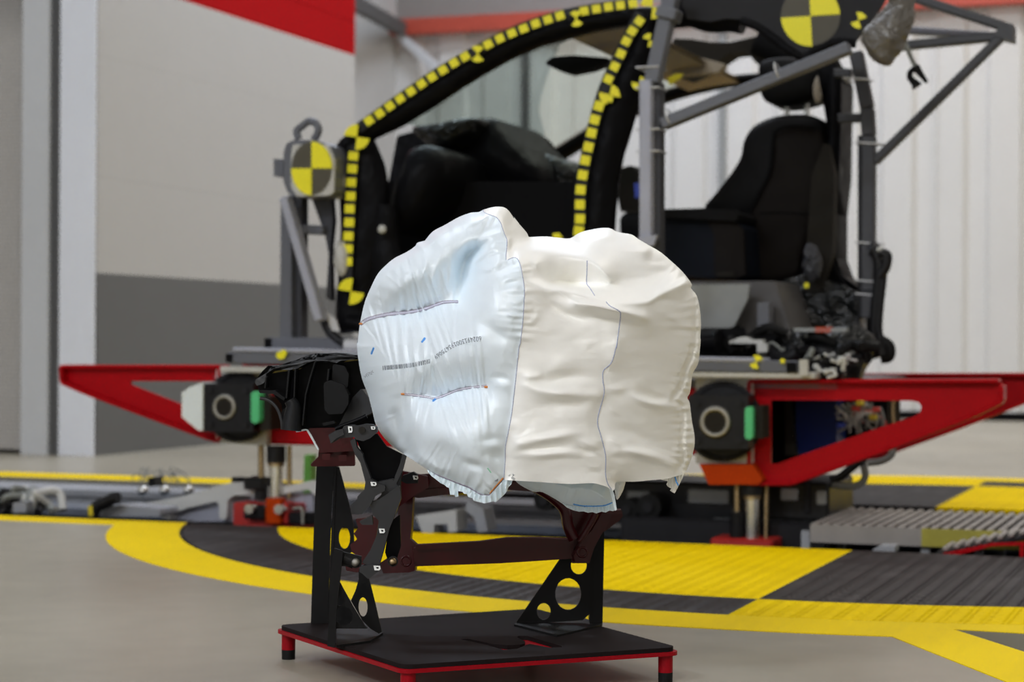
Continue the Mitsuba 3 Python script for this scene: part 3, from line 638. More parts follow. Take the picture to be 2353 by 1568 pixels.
# seams and hinges along the front edge
for (x, y) in ((776, 410), (783, 590), (778, 420), (786, 600)):
    c = at_v(x, y, NV - .01); put(car + '__hinge', blob(c, [.022, .02, .05], .25, int(x) + int(y), 3), 'm_plate_grey', True)
c = at_v(878, 527, NV - .01); put(car + '__bolt', blob(c, [.014, .012, .014], .05, 3, 2), 'm_wire_white', True)
put(car + '__lower_hose', tube(smooth_path(on_v([(745, 735), (760, 765), (790, 790), (815, 795)], NV - .02)), .016, 9), 'm_black_part', 60)
put(car + '__lower_hose', tube(smooth_path(on_v([(795, 795), (830, 795), (860, 798)], NV - .03)), .022, 9), 'm_zip', 60)
put(car + '__film', prism_v([(748, 715), (772, 735), (780, 762), (760, 760)], NV - .03, .006), 'm_zip')
# inside: firewall, dashboard under black cloth
fw = Z4([(600, 640), (840, 585), (980, 570), (1100, 575), (1180, 640), (1260, 720), (1400, 780), (1460, 850), (1440, 1250), (520, 1250), (540, 980)])
m = prism_v(fw, 6.85, .35, soft=.02)
put(car + '__dash_cover', lumpy(m, .01, 9, 3), 'm_black_cloth', 40, label='black cloth over the dashboard')
near_end = smooth_path(Z4([(660, 770), (690, 700), (770, 690), (840, 740), (838, 850), (800, 960), (720, 1060), (620, 1110), (580, 1050), (600, 900), (660, 770)]), 5)[:-1]
def cushion(pts, v, depth, bulge, key, mat, smooth=True, rings=7, **kw):
    """soft slab: outline in px at plane v, rounded towards the viewer by bulge, depth deep"""
    P = on_v(pts, v); c = P.mean(0); V, F = [], []
    n = len(P)
    prof = [(.05, -bulge), (.45, -bulge * .93), (.75, -bulge * .75), (.92, -bulge * .42), (1, 0), (1, depth * .8), (.9, depth)]
    for s, dv in prof:
        Q = c + (P - c) * s; Q[:, 1] = v + dv; V.append(Q)
    V = np.vstack(V)
    for a in range(len(prof) - 1):
        for j in range(n):
            k = (j + 1) % n; F += [[a * n + j, a * n + k, (a + 1) * n + k], [a * n + j, (a + 1) * n + k, (a + 1) * n + j]]
    for a in (0, len(prof) - 1):
        i = len(V); V = np.vstack([V, V[a * n:(a + 1) * n].mean(0)[None]])
        for j in range(n): F.append([a * n + j, a * n + (j + 1) % n, i])
    m = trimesh.Trimesh(V, F, process=False); trimesh.repair.fix_normals(m)
    return put(key, m, mat, smooth, **kw)
cushion(near_end, 6.12, .5, .10, car + '__dash_end', 'm_black_cloth', label='draped near end of the dashboard')
top = smooth_path(Z4([(700, 600), (820, 585), (930, 560), (1000, 570), (960, 640), (880, 700), (800, 720), (720, 660), (680, 620), (700, 600)]), 4)[:-1]
cushion(top, 6.4, .5, .08, car + '__dash_film', 'm_black_film', label='crumpled glossy film on the dashboard')
cushion(smooth_path(Z4([(980, 560), (1080, 568), (1150, 640), (1240, 730), (1300, 820), (1280, 900), (1050, 880), (880, 860), (900, 700), (980, 560)]), 4)[:-1], 6.55, .5, .10, car + '__dash_hood', 'm_black_cloth')
cushion(smooth_path(Z4([(1240, 720), (1340, 740), (1460, 790), (1480, 850), (1440, 960), (1300, 900), (1230, 800), (1240, 720)]), 4)[:-1], 6.75, .4, .06, car + '__dash_film', 'm_black_film')
put(car + '__firewall', prism_v(Z4([(540, 860), (1440, 860), (1440, 1500), (480, 1500)]), 6.3, .05), 'm_black_matt')
# windscreen, header and sun visor
A0, A1 = at_v(*Z4([(520, 560)])[0], NV), at_v(*Z4([(1560, 98)])[0], NV)
ap = on_v(smooth_path(AP, 3), NV); ap = ap[(ap[:, 0] > A0[0]) & (ap[:, 0] < A1[0])]
V = np.vstack([np.column_stack([ap[:, 0], np.full(len(ap), BV + .03), ap[:, 2]]), np.column_stack([ap[:, 0], np.full(len(ap), CFV - .02), ap[:, 2]])])
n_ = len(ap); F = [[i, i + 1, n_ + i + 1] for i in range(n_ - 1)] + [[i, n_ + i + 1, n_ + i] for i in range(n_ - 1)]
put(car + '__windscreen', trimesh.Trimesh(V, F, process=False), 'm_windshield', True, label='greenish windscreen')
hp = on_v(smooth_path(AP, 4), NV); hp = hp[(hp[:, 0] > at_v(*Z4([(1345, 130)])[0], NV)[0]) & (hp[:, 0] < at_v(*Z4([(1690, 75)])[0], NV)[0])]
nh = len(hp); V = np.vstack([np.column_stack([hp[:, 0], np.full(nh, y), hp[:, 2] + dz]) for y, dz in ((BV + .02, -.012), (CFV - .03, -.012), (CFV - .03, .004), (BV + .02, .004))])
F = [[a * nh + i, a * nh + i + 1, ((a + 1) % 4) * nh + i + 1] for a in range(4) for i in range(nh - 1)] + [[a * nh + i, ((a + 1) % 4) * nh + i + 1, ((a + 1) % 4) * nh + i] for a in range(4) for i in range(nh - 1)]
put(car + '__headliner', trimesh.Trimesh(V, F, process=False), 'm_headliner', 40, label='beige headliner')
put(car + '__sun_visor', lumpy(prism_v(Z4([(1305, 300), (1340, 270), (1440, 262), (1600, 275), (1610, 295), (1520, 330), (1420, 350), (1370, 335), (1340, 320)]), 6.2, .06, soft=.006), .004, 12, 2), 'm_black_matt', 40)
# far roof rail and headliner strip, far rear structure
rl = Z5([(330, 200), (420, 200), (520, 215), (620, 215), (760, 190), (830, 185), (860, 240), (880, 330), (760, 330), (700, 260), (620, 270), (560, 310), (480, 360), (380, 400), (310, 380)])
put(car + '__far_roof_rail', lumpy(prism_v(rl, 7.05, .15, soft=.01), .006, 9, 5), 'm_trim_brown', 40)
put(car + '__far_trim', lumpy(prism_v(Z5([(330, 315), (480, 300), (600, 330), (560, 370), (430, 385), (320, 390)]), 6.98, .05, soft=.008), .004, 9, 6), 'm_headliner', 40)
put(car + '__far_quarter', tube(smooth_path(on_v(Z5([(760, 220), (880, 270), (960, 300), (1100, 330), (1150, 420)]), 7.0)), .05, 10), 'm_black_matt', 50)
# rear trim pillar
tp = Z5([(1050, 290), (1165, 310), (1195, 420), (1195, 640), (1185, 900), (1165, 1100), (1170, 1330), (1200, 1420), (1290, 1490), (1300, 1620), (950, 1620), (960, 1480), (1060, 1200), (1110, 950), (1130, 700), (1100, 500)])
put(car + '__rear_trim', lumpy(prism_v(tp, 6.55, .2, soft=.015), .008, 8, 8), 'm_black_cloth', 40)
put(car + '__rear_wheel_arch', lumpy(prism_v(Z6([(860, 110), (1000, 60), (1200, 120), (1290, 170), (1290, 400), (1150, 330), (960, 330), (900, 240)]), 6.5, .3, soft=.02), .012, 9, 9), 'm_black_film', 40)
put(car + '__inner_lining', lumpy(prism_v(Z5([(1040, 900), (1120, 700), (1160, 900), (1150, 1300), (1090, 1500), (1000, 1500)]), 6.48, .06, soft=.01), .004, 10, 4), 'm_trim_brown', 40)
put(car + '__belt_reel', blob(at_v(*Z5([(1045, 1350)])[0], 6.42), [.030, .035, .055], .45, 5, 4), 'm_frame_dark', True, label='crumpled grey fitting')
put(car + '__marker', prism_v(ellipse(1853, 656, 6, 7, 12), 6.36, .004), 'm_marker_yellow')
# floor tub, plastic sheet, sill panels
put(car + '__floor_tub', prism_v(Z6([(300, 105), (850, 103), (872, 165), (925, 335), (965, 405), (300, 410)]), 6.15, .6, soft=.008), 'm_panel_grey')
put(car + '__clear_panel', prism_v(Z6([(380, 122), (722, 118), (710, 200), (642, 335), (620, 345), (380, 345)]), 6.05, .02, soft=.006), 'm_panel_silver', label='pale translucent side panel')
put(car + '__floor_post', prism_v(Z6([(762, 215), (820, 210), (820, 440), (762, 440)]), 6.05, .07, soft=.004), 'm_frame_grey')
# ---- markers on the body
def mark_sq(cx, cy, w, h, ang, v=NV - .012):
    ca_, sa = math.cos(ang), math.sin(ang)
    return prism_v([(cx + a * ca_ - b * sa, cy + a * sa + b * ca_) for a, b in ((-w, -h), (w, -h), (w, h), (-w, h))], v, .004, soft=.0022)
def dotted(centres, w, h, v):
    C = np.array(centres)
    for i, (x, y) in enumerate(C):
        d = C[min(i + 1, len(C) - 1)] - C[max(i - 1, 0)]
        put(car + '__marker', mark_sq(x, y, w, h, math.atan2(d[1], d[0]), v), 'm_marker_yellow')
strip = []
dotted(Z4([(470, 572), (520, 538), (568, 503), (617, 468), (668, 433), (718, 398), (768, 365), (820, 332), (873, 298), (925, 268)]), 10, 9.5, NV - .016)
dotted(Z4([(1035, 210), (1090, 182), (1147, 157), (1203, 135), (1260, 112), (1318, 92), (1375, 74)]), 10, 9.5, NV - .016)
dotted(Z4([(1490, 52), (1548, 42), (1605, 32), (1662, 25), (1722, 17)]), 10, 9.5, NV - .016)
dotted(Z4([(395, 740), (390, 800), (385, 865), (382, 930), (378, 990), (376, 1055), (372, 1120), (369, 1180), (367, 1240)]), 10, 11, NV - .016)
dotted(Z4([(1752, 100), (1718, 147), (1690, 195), (1664, 255), (1635, 315), (1605, 375)]), 10, 10, NV - .02)
dotted(Z4([(1560, 503), (1540, 567), (1525, 630), (1510, 697), (1495, 760), (1483, 830), (1473, 900), (1470, 970), (1470, 1038), (1464, 1095)]), 11, 11, NV - .02)
# dark backing tapes of the marker rows
def tape(cs, hw, v): return tube(on_v(smooth_path(cs, 3), v), hw * 6.35 / FPX, 8, ry=np.full(3 * (len(cs) - 1) + 1, .004))
put(car + '__marker_tape', tape(Z4([(420, 610), (520, 538), (668, 433), (820, 332), (985, 240), (1145, 156), (1318, 92), (1490, 52), (1722, 17)]), 13, NV - .006), 'm_black_part', 50)
put(car + '__marker_tape', tape(Z4([(398, 690), (385, 865), (376, 1055), (367, 1260), (362, 1380)]), 14, NV - .006), 'm_black_part', 50)
put(car + '__marker_tape', tape(Z4([(1755, 60), (1690, 195), (1605, 375), (1560, 503), (1510, 697), (1473, 900), (1470, 1038), (1462, 1150)]), 14, NV - .008), 'm_black_part', 50)
def quarters(key, cx, cy, rx, ry, v, starts, mat='m_marker_yellow', tilt=0.0):
    for a in starts:
        pts = [(cx, cy)] + [(cx + rx * math.cos(t), cy + ry * math.sin(t)) for t in np.linspace(a + tilt, a + tilt + math.pi / 2, 12)]
        put(key, prism_v(pts, v, .003), mat)
H = math.pi / 2
MK = car + '__quarter_marker'
for (zx, zy, r, st, tl) in ((412, 650, 60, (math.pi, 0), .12), (985, 255, 40, (math.pi + .3, .3), .5), (1452, 88, 38, (math.pi + .3, .2), .4), (1610, 448, 48, (math.pi * 1.5, math.pi * .5), .25), (1750, 395, 34, (math.pi * .5, math.pi * 1.5), .2), (1800, 190, 32, (math.pi, 0), .3), (384, 1382, 62, (math.pi, 0), .15)):
    x, y = Z4([(zx, zy)])[0]; quarters(MK, x, y, r * .485, r * .485, NV - .024, st, tilt=tl)
for (zx, zy, r, st, tl) in ((222, 35, 62, (math.pi, 0), .1), (20, 495, 36, (math.pi * 1.5, math.pi * .5), .2)):
    x, y = Z5([(zx, zy)])[0]; quarters(MK, x, y, r * .446, r * .446, NV - .024, st, tilt=tl)
single_pts = Z5([(130, 560), (160, 560), (160, 595), (130, 595)])
put(car + '__marker', prism_v(Z5([(300, 400), (345, 378), (380, 380), (370, 400), (310, 440)]), 6.3, .004), 'm_marker_yellow')
put(car + '__marker', prism_v(Z4([(1340, 1108), (1370, 1104), (1390, 1128), (1345, 1130)]), NV - .02, .004), 'm_marker_yellow')
# rear side sheet of black fabric with a big target
SHV = NV - .05
sheet = Z5([(375, -30), (375, 20), (400, 95), (520, 112), (600, 95), (680, 100), (770, 140), (860, 205), (950, 265), (1010, 290), (1060, 255), (1160, 215), (1260, 220), (1330, 130), (1400, 30), (1430, -30)])
ms = prism_v(sheet, SHV, .02, soft=.004)
ks = put(car + '__side_sheet', ms, 'm_sheet_black', label='black fabric sheet with a large target')
put(car + '__roof_roll', lumpy(tube(smooth_path(on_v(Z5([(330, 60), (430, 55), (520, 85), (620, 80), (700, 95)]), NV + .02)), [.05] * 25, 12), .012, 9, 7), 'm_black_cloth', 50)
cx, cy = Z5([(1036, 82)])[0]
put(ks + '__target_disc', prism_v(ellipse(cx, cy, 68, 68 * 1.0, 40), SHV - .003, .003), 'm_marker_olive')
tilt = math.atan2(-12, 150)
quarters(ks + '__target_quarter', cx, cy, 68, 70, SHV - .006, (math.pi * 1.5, math.pi * .5), tilt=-.06)
cx, cy = Z5([(1284, 104)])[0]; quarters(ks + '__small_quarter', cx, cy, 19, 19, SHV - .004, (math.pi * 1.5 - .3, math.pi * .5 - .3), tilt=0)
put(ks + '__sheet_fold', lumpy(tube(smooth_path(on_v(Z5([(680, 105), (780, 150), (880, 225), (960, 280), (1010, 300)]), SHV - .004)), [.012] * 25, 8), .004, 20, 3), 'm_black_cloth', 50)
put(ks + '__sheet_fold', lumpy(tube(smooth_path(on_v(Z5([(1010, 300), (1080, 255), (1170, 220), (1270, 225)]), SHV - .004)), [.013] * 19, 8), .004, 20, 4), 'm_black_cloth', 50)

# ------------------------------------------------------------------ seat and console
seat = thing('car_seat', 'black car seat with head restraint inside the cut-away body', 'car seat')
bk = smooth_path(Z5([(700, 1130), (560, 1140), (490, 1075), (545, 1000), (600, 930), (650, 860), (680, 800), (690, 740), (715, 685), (760, 640), (850, 602), (960, 588), (1060, 600), (1120, 645), (1135, 740), (1125, 900), (1085, 1080), (1040, 1210), (1000, 1330), (960, 1450), (840, 1470), (700, 1450), (690, 1290), (700, 1130)]), 4)[:-1]
cushion(bk, 6.62, .45, .05, seat + '__backrest', 'm_seat')
bp = smooth_path(Z5([(850, 690), (930, 655), (1060, 660), (1110, 700), (1115, 830), (1090, 1000), (1040, 1180), (990, 1330), (950, 1430), (720, 1430), (715, 1150), (780, 990), (830, 880), (850, 690)]), 4)[:-1]
cushion(bp, 6.575, .05, .02, seat + '__back_panel', 'm_seat_back', label='smooth brown-black rear panel')
put(seat + '__piping', tube(smooth_path(on_v(Z5([(1060, 655), (930, 650), (855, 680), (838, 800), (825, 890), (775, 990), (715, 1120), (705, 1250)]), 6.565)), .006, 8), 'm_black_matt', 60)
put(seat + '__backrest_seam', tube(smooth_path(on_v(Z5([(770, 1098), (900, 1095), (1040, 1105)]), 6.555)), .003, 6), 'm_black_matt', 60)
hr = smooth_path(Z5([(770, 400), (770, 340), (800, 310), (880, 295), (980, 300), (1060, 320), (1100, 380), (1100, 440), (1070, 500), (960, 535), (870, 543), (810, 525), (780, 480), (770, 400)]), 4)[:-1]
cushion(hr, 6.72, .22, .05, seat + '__head_restraint', 'm_seat')
for zx in (915, 1016):
    put(seat + '__post', cyl(at_v(*Z5([(zx, 600)])[0], 6.78), at_v(*Z5([(zx, 480)])[0], 6.78), .009, 12), 'm_chrome', 40)
put(seat + '__latch', blob(at_v(*Z5([(1078, 462)])[0], 6.64), [.018, .02, .045], .1, 2, 3), 'm_headliner', True)
put(seat + '__cushion', lumpy(prism_v(Z5([(60, 1100), (300, 1085), (640, 1100), (700, 1200), (700, 1440), (60, 1440)]), 6.75, .35, soft=.03), .006, 8, 5), 'm_seat', 40)
con = thing('centre_console', 'black box console with an overhanging lid beside the seat', 'console')
put(con + '__body', prism_v(Z5([(262, 1120), (640, 1120), (690, 1175), (700, 1420), (640, 1440), (262, 1410)]), 6.35, .25, soft=.008), 'm_seat_navy')
put(con + '__side', prism_v(Z5([(500, 1135), (640, 1135), (690, 1185), (700, 1415), (640, 1435), (540, 1420), (540, 1210)]), 6.335, .02, soft=.005), 'm_seat_back', label='brown-black side face')
put(con + '__lid', prism_v(Z5([(255, 1078), (480, 1072), (640, 1080), (662, 1105), (655, 1138), (255, 1118)]), 6.30, .30, soft=.006), 'm_seat')
put(con + '__pocket', prism_v(Z5([(555, 1400), (640, 1395), (640, 1425), (555, 1425)]), 6.325, .02), 'm_trim_brown')

# ------------------------------------------------------------------ grey tube cage around the body
cage = thing('support_cage', 'grey steel tube cage holding up the car body, strapped with zip ties', 'frame')
def gbar(p, q, v, wpx, d, mat='m_frame_grey', name='tube', v2=None, **kw):
    P, Q = at_v(*p, v), at_v(*q, v if v2 is None else v2); w = wpx * v / 1.0 / FPX
    return put(cage + '__' + name, bar(P, Q, w, d, VN, .004), mat, **kw)
V5 = lambda x, y: Z5([(x, y)])[0]
FVV = NV - .16
gbar((1546, -20), (1500, 190), FVV, 36, .05, 'm_frame_grey', 'tube')
gbar((1487, 185), (1487, 562), FVV - .01, 30, .045, 'm_tube_light', 'tube', label='pale grey strapped tube')
gbar((1512, 190), (1512, 640), FVV + .03, 24, .05, 'm_frame_dark', 'tube')
put(cage + '__collar', bar(at_v(1541, 20, FVV - .004), at_v(1534, 46, FVV - .004), .062, .075, VN), 'm_frame_grey')
put(cage + '__tie_foot', prism_v([(1466, 545), (1510, 540), (1500, 565), (1470, 565)], FVV - .04, .02), 'm_tube_light')
gbar(V5(275, 640), V5(1240, 245), FVV - .005, 27, .05, 'm_frame_grey', 'tube')
for zx, zy in ((310, 605), (870, 370)):
    c = at_v(*V5(zx, zy), FVV - .005); d = unit(at_v(*V5(1240, 245), FVV) - at_v(*V5(275, 640), FVV))
    put(cage + '__zip_tie', tube(ring_pts(c, np.cross(d, VN), VN, .027, .034, 16), .003, 6, True), 'm_zip', 60)
for y in (205, 300, 350, 158):
    c = at_v(1496, y, FVV + .01); put(cage + '__zip_tie', tube([c + [-.034, -.04, 0], c + [.034, -.04, .0], c + [.034, .045, 0], c + [-.034, .045, 0]], .003, 6, True), 'm_zip', 60)
# rear post and its rungs
RV = 6.32
rp = [V5(1272, 270), V5(1330, 560), V5(1338, 700), V5(1335, 1500), V5(1335, 1640)]
for a, b in zip(rp, rp[1:]): gbar(a, b, RV, 30, .05, 'm_frame_dark', 'rear_post')
gbar(V5(1308, 700), V5(1308, 1640), RV + .03, 20, .05, 'm_black_part', 'rear_post')
gbar(V5(1160, 378), V5(1250, 378), RV + .06, 20, .04, 'm_frame_dark', 'rung'); gbar(V5(1180, 610), V5(1300, 608), RV + .06, 20, .04, 'm_frame_dark', 'rung')
for zx, zy in ((1280, 412), (1340, 742), (1340, 1255), (1340, 1450), (1345, 1520)):
    c = at_v(*V5(zx, zy), RV); put(cage + '__zip_tie', tube([c + [-.04, -.03, .004], c + [.04, -.03, -.004], c + [.04, .04, 0], c + [-.04, .04, 0]], .003, 6, True), 'm_zip', 60)
# rear outrigger triangle
gbar(V5(1540, -20), V5(2040, 140), RV, 20, .05, 'm_frame_dark', 'outrigger'); gbar(V5(1510, 155), V5(1990, 190), RV + .5, 15, .04, 'm_frame_grey', 'outrigger', v2=RV + .05)
gbar(V5(1480, 240), V5(2040, 185), RV + .02, 19, .05, 'm_frame_dark', 'outrigger'); gbar(V5(2030, 180), V5(1365, 835), RV, 19, .045, 'm_frame_dark', 'outrigger')
put(cage + '__end_block', prism_v(Z5([(2000, 105), (2080, 125), (2080, 212), (2030, 200), (1975, 178), (2000, 150)]), RV - .03, .08, soft=.003), 'm_frame_dark')
# front post group on the left
LV = NV - .02
put(cage + '__front_post', prism_v(Z9([(118, 560), (175, 560), (180, 800), (182, 1400), (112, 1400)]), LV, .06), 'm_frame_grey')
put(cage + '__front_post', prism_v(Z9([(165, 540), (242, 560), (240, 1400), (178, 1400)]), LV + .03, .05), 'm_frame_dark')  # right face of the same post, its shade put into the darker grey
gbar(Z9([(148, 560)])[0], Z9([(362, 1300)])[0], LV - .05, 22, .05, 'm_tube_light', 'front_brace')
gbar(Z9([(240, 750)])[0], Z9([(385, 758)])[0], LV + .05, 24, .04, 'm_frame_grey', 'front_stub')
put(cage + '__front_strut', prism_v(Z9([(300, 555), (420, 555), (430, 700), (415, 850), (420, 1180), (390, 1160), (405, 900), (385, 790)]), LV + .06, .03), 'm_frame_dark')
bxk = put(cage + '__front_box', prism_v(Z9([(135, 290), (150, 235), (200, 212), (330, 215), (420, 250), (445, 320), (445, 520), (420, 552), (220, 560), (160, 530), (135, 470)]), LV - .06, .14, soft=.012), 'm_frame_grey', label='rounded grey box with a target')
put(bxk + '__face_frame', prism_v(Z9([(190, 240), (400, 240), (440, 330), (435, 530), (400, 548), (215, 552), (180, 500), (180, 300)]), LV - .068, .012, soft=.01), 'm_plate_grey')
put(bxk + '__side_stub', prism_v(Z9([(75, 325), (130, 330), (130, 435), (75, 432)]), LV - .02, .08), 'm_frame_grey')
put(bxk + '__lifting_ring', tube(smooth_path(on_v(Z9([(225, 205), (215, 160), (255, 125), (290, 102), (330, 115), (345, 150), (335, 185), (315, 212)]), LV - .03), 5), .0125, 10), 'm_frame_grey', 60)
cx, cy = Z9([(302, 384)])[0]
put(bxk + '__target_disc', prism_v(ellipse(cx, cy, 46, 61, 36), LV - .072, .003), 'm_marker_olive')
quarters(bxk + '__target_quarter', cx, cy, 47, 62, LV - .076, (math.pi * 1.5, math.pi * .5), tilt=0)
# base tubes lying on the sled
tb0, tb1 = at_v(621, 790, NV), at_v(1800, 790, NV)
put(cage + '__base_tube', bx(tb0[0], at_v(900, 790, NV)[0], NV - .03, NV + .04, at_v(700, 803, NV)[2], at_v(700, 776, NV)[2], .004), 'm_frame_grey')
e0, e1 = at_v(522, 820, NV - .1), at_v(1834, 848, NV - .1)
zb, zt = at_v(540, 834, NV - .1)[2], at_v(540, 812, NV - .1)[2]
put(cage + '__base_tube', bar([e0[0], NV - .07, (zb + zt) / 2], [e1[0], NV - .07, at_v(1700, 843, NV - .1)[2]], zt - zb + .006, .06, VN), 'm_frame_grey')
put(cage + '__base_flange', bar([e0[0] + .02, NV - .06, zt + .012], [e1[0] - .1, NV - .06, at_v(1700, 828, NV - .1)[2]], .014, .09, VN), 'm_tube_light')
put(cage + '__base_flange', bar([e0[0] - .03, NV - .05, zb - .022], [e1[0] + .05, NV - .05, at_v(1700, 862, NV - .1)[2]], .02, .09, VN), 'm_plate_grey')
put(cage + '__tube_end', bx(e0[0] - .004, e0[0] + .02, NV - .104, NV - .098, zb + .002, zt - .002), 'm_black_matt'); put(cage + '__tube_end', bx(tb0[0] - .004, tb0[0] + .02, NV - .034, NV - .029, at_v(700, 801, NV)[2], at_v(700, 778, NV)[2]), 'm_black_matt')
put(cage + '__tube_end', prism_v(Z6([(912, 522), (962, 522), (962, 572), (912, 572)]), NV - .11, .006), 'm_black_matt')
put(cage + '__end_plate', prism_v(Z6([(978, 508), (1020, 508), (1020, 592), (978, 592)]), NV - .12, .02), 'm_plate_grey')
for (cx, cy, r) in ((648, 814, 11), (1737, 832, 16)):
    quarters(cage + '__quarter_marker', cx, cy, r, r, NV - .115, (math.pi * .5 - .4, math.pi * 1.5 - .4) if cx > 1000 else (math.pi * .5, math.pi * 1.5))
put(cage + '__quarter_marker', prism_v(ellipse(645, 817, 11, 9, 14), NV - .118, .003), 'm_marker_yellow'); put(cage + '__quarter_marker', prism_v(ellipse(1798, 830, 6, 6, 10), NV - .118, .003), 'm_marker_yellow')

# ------------------------------------------------------------------ loose bundles hanging on the cage
fo = thing('foil_bundle', 'crumpled grey-brown tape bundle at the top rear of the cage', 'bundle')
fm = tube(smooth_path(on_v([(2075, -40), (2068, 20), (2045, 70), (2020, 112), (2000, 132)], FVV - .1), 6), np.interp(np.linspace(0, 1, 25), [0, .3, .6, .85, 1], [.030, .045, .058, .05, .018]), 22)
put(fo + '__wrap', lumpy(fm, .016, 16, 4, 1), 'm_foil', True)
put(fo + '__hood', lumpy(prism_v([(1975, 92), (1990, 62), (2048, -4), (2070, -4), (2050, 50), (2010, 100), (1988, 112)], FVV - .12, .05, soft=.006), .006, 14, 4), 'm_foil', 50)
dc = thing('hanging_clip', 'black cable clip dangling below the tape bundle', 'clip')
put(dc + '__cord', tube(smooth_path(on_v(Z5([(1500, 195), (1530, 240), (1555, 300), (1580, 345)]), RV - .15)), .007, 8), 'm_cable_grey', 60)
put(dc + '__hook', tube(smooth_path(on_v(Z5([(1580, 345), (1552, 370), (1548, 400), (1575, 430), (1585, 445)]), RV - .15)), np.interp(np.linspace(0, 1, 25), [0, .6, 1], [.008, .01, .018]), 9), 'm_rubber', 60)
put(dc + '__pin', tube(on_v(Z5([(1575, 345), (1605, 385), (1635, 425)]), RV - .16), [.014, .009, .006], 9), 'm_rubber', 60)
hb = thing('harness_bundle', 'thick black cable harness strapped down the rear post of the cage', 'cables')
for i in range(7):
    o = rng.uniform(-14, 14); pts = Z5([(1350 + o, 1290), (1385 + o, 1320 + 4 * o), (1395 + o, 1420), (1380 + o, 1560), (1372 + o, 1700), (1380 + 2 * o, 1770), (1400 + 2.4 * o, 1830)])
    put(hb + '__cable', tube(smooth_path(on_v(pts, RV - .06 - .01 * (i % 3)), 5), rng.uniform(.012, .02), 8), 'm_black_part', 60)
for (pts, r, m) in ((Z5([(1400, 1300), (1430, 1320), (1420, 1380), (1390, 1420)]), .016, 'm_black_part'), (Z5([(1380, 1290), (1400, 1280), (1415, 1340)]), .006, 'm_wire_white'), (Z6([(1400, 410), (1440, 440), (1440, 490), (1400, 500)]), .018, 'm_rubber'), (Z6([(1380, 400), (1385, 450), (1400, 490)]), .03, 'm_black_part')):
    put(hb + '__cable', tube(smooth_path(on_v(pts, RV - .09)), r, 8), m, 60)
wl = thing('wire_loom', 'jumble of black and white wiring along the rear deck of the sled', 'wires')
for i in range(46):
    x0 = rng.uniform(470, 1250); x1 = x0 + rng.uniform(60, 200); y0 = 440 + rng.uniform(-60, 60) + (max(x0 - 900, 0) * .1)
    m = rng.choice(['m_black_part', 'm_rubber', 'm_black_part', 'm_cable_grey', 'm_wire_white', 'm_black_matt'])
    cable(wl, Z6([(x0, y0 + rng.uniform(-20, 20)), ((x0 + x1) / 2, y0 + rng.uniform(-40, 40)), (x1, y0 + rng.uniform(-20, 30))]), 6.0 + rng.uniform(0, .12), rng.uniform(.008, .024) if m not in ('m_wire_white', 'm_cable_grey') else rng.uniform(.004, .007), m, .03)
for i in range(14):
    x0 = rng.uniform(1020, 1190); y0 = rng.uniform(490, 590); m = rng.choice(['m_wire_white', 'm_cable_grey', 'm_rubber', 'm_wire_white', 'm_wire_red'])
    cable(wl, Z6([(x0, y0), (x0 + rng.uniform(-30, 30), y0 + rng.uniform(-40, 40)), (x0 + rng.uniform(-50, 50), min(y0 + rng.uniform(-30, 60), 600))]), 5.86, rng.uniform(.005, .009), m, .02)
put(wl + '__core', lumpy(tube(smooth_path(on_v(Z6([(420, 455), (600, 460), (800, 455), (950, 450), (1100, 470), (1250, 500), (1330, 540)]), 6.12)), np.interp(np.linspace(0, 1, 37), [0, .5, .8, 1], [.04, .05, .11, .06]), 12), .02, 10, 6, 1), 'm_black_film', 50)
put(wl + '__connector_block', prism_v(Z6([(1010, 500), (1190, 490), (1195, 595), (1010, 598)]), 5.88, .08, soft=.004), 'm_black_part')
for (a, b, c, d, m) in ((640, 405, 790, 425, 'm_wire_white'), (470, 405, 560, 425, 'm_panel_silver'), (760, 425, 812, 470, 'm_wire_white'), (950, 345, 1220, 365, 'm_panel_silver'), (1060, 340, 1140, 368, 'm_sled_orange')):
    put(wl + '__bracket', prism_v(Z6([(a, b), (c, b), (c, d), (a, d)]), 5.98, .04, soft=.003), m)
single('coloured_tag', 'small blue and pink tag behind the centre pillar', 'tag', prism_v(Z5([(128, 945), (150, 940), (155, 1015), (132, 1020)]), 6.6, .02, soft=.002), 'm_wire_blue')
single('seat_pad_far', 'dark brown padded part seen behind the centre pillar', 'pad', lumpy(prism_v(Z5([(50, 870), (110, 850), (150, 890), (160, 1085), (60, 1090), (40, 1000)]), 6.9, .1, soft=.01), .005, 9, 3), 'm_trim_brown', 40)

# ------------------------------------------------------------------ the inflated airbag
ZA = lambda p: [(820 + .20408 * a, 470 + .20408 * b) for a, b in p]
ZB = lambda p: [(1140 + .20400 * a, 490 + .20400 * b) for a, b in p]
ZC = lambda p: [(820 + .26786 * a, 760 + .26786 * b) for a, b in p]
ZD = lambda p: [(1160 + .26151 * a, 780 + .26151 * b) for a, b in p]
BY, GS = 3.42, 3.0                                  # distance of the bag's rim, grid step in px
GX0, GY0, GW, GH = 800, 455, 280, 250
MPP = BY / FPX                                      # metres per px at the rim
def gridpt(p): p = np.asarray(p, float); return (p[:, 0] - GX0) / GS, (p[:, 1] - GY0) / GS
def dens(pts, step=1.5, closed=False):
    P = np.asarray(pts, float)
    if closed: P = np.vstack([P, P[:1]])
    out = []
    for a, b in zip(P, P[1:]):
        n = max(1, int(np.linalg.norm(b[:2] - a[:2]) / step)); out += [a + (b - a) * i / n for i in range(n)]
    return np.array(out + [P[-1]])
def sm(pts, k=6): return smooth_path(pts, k)
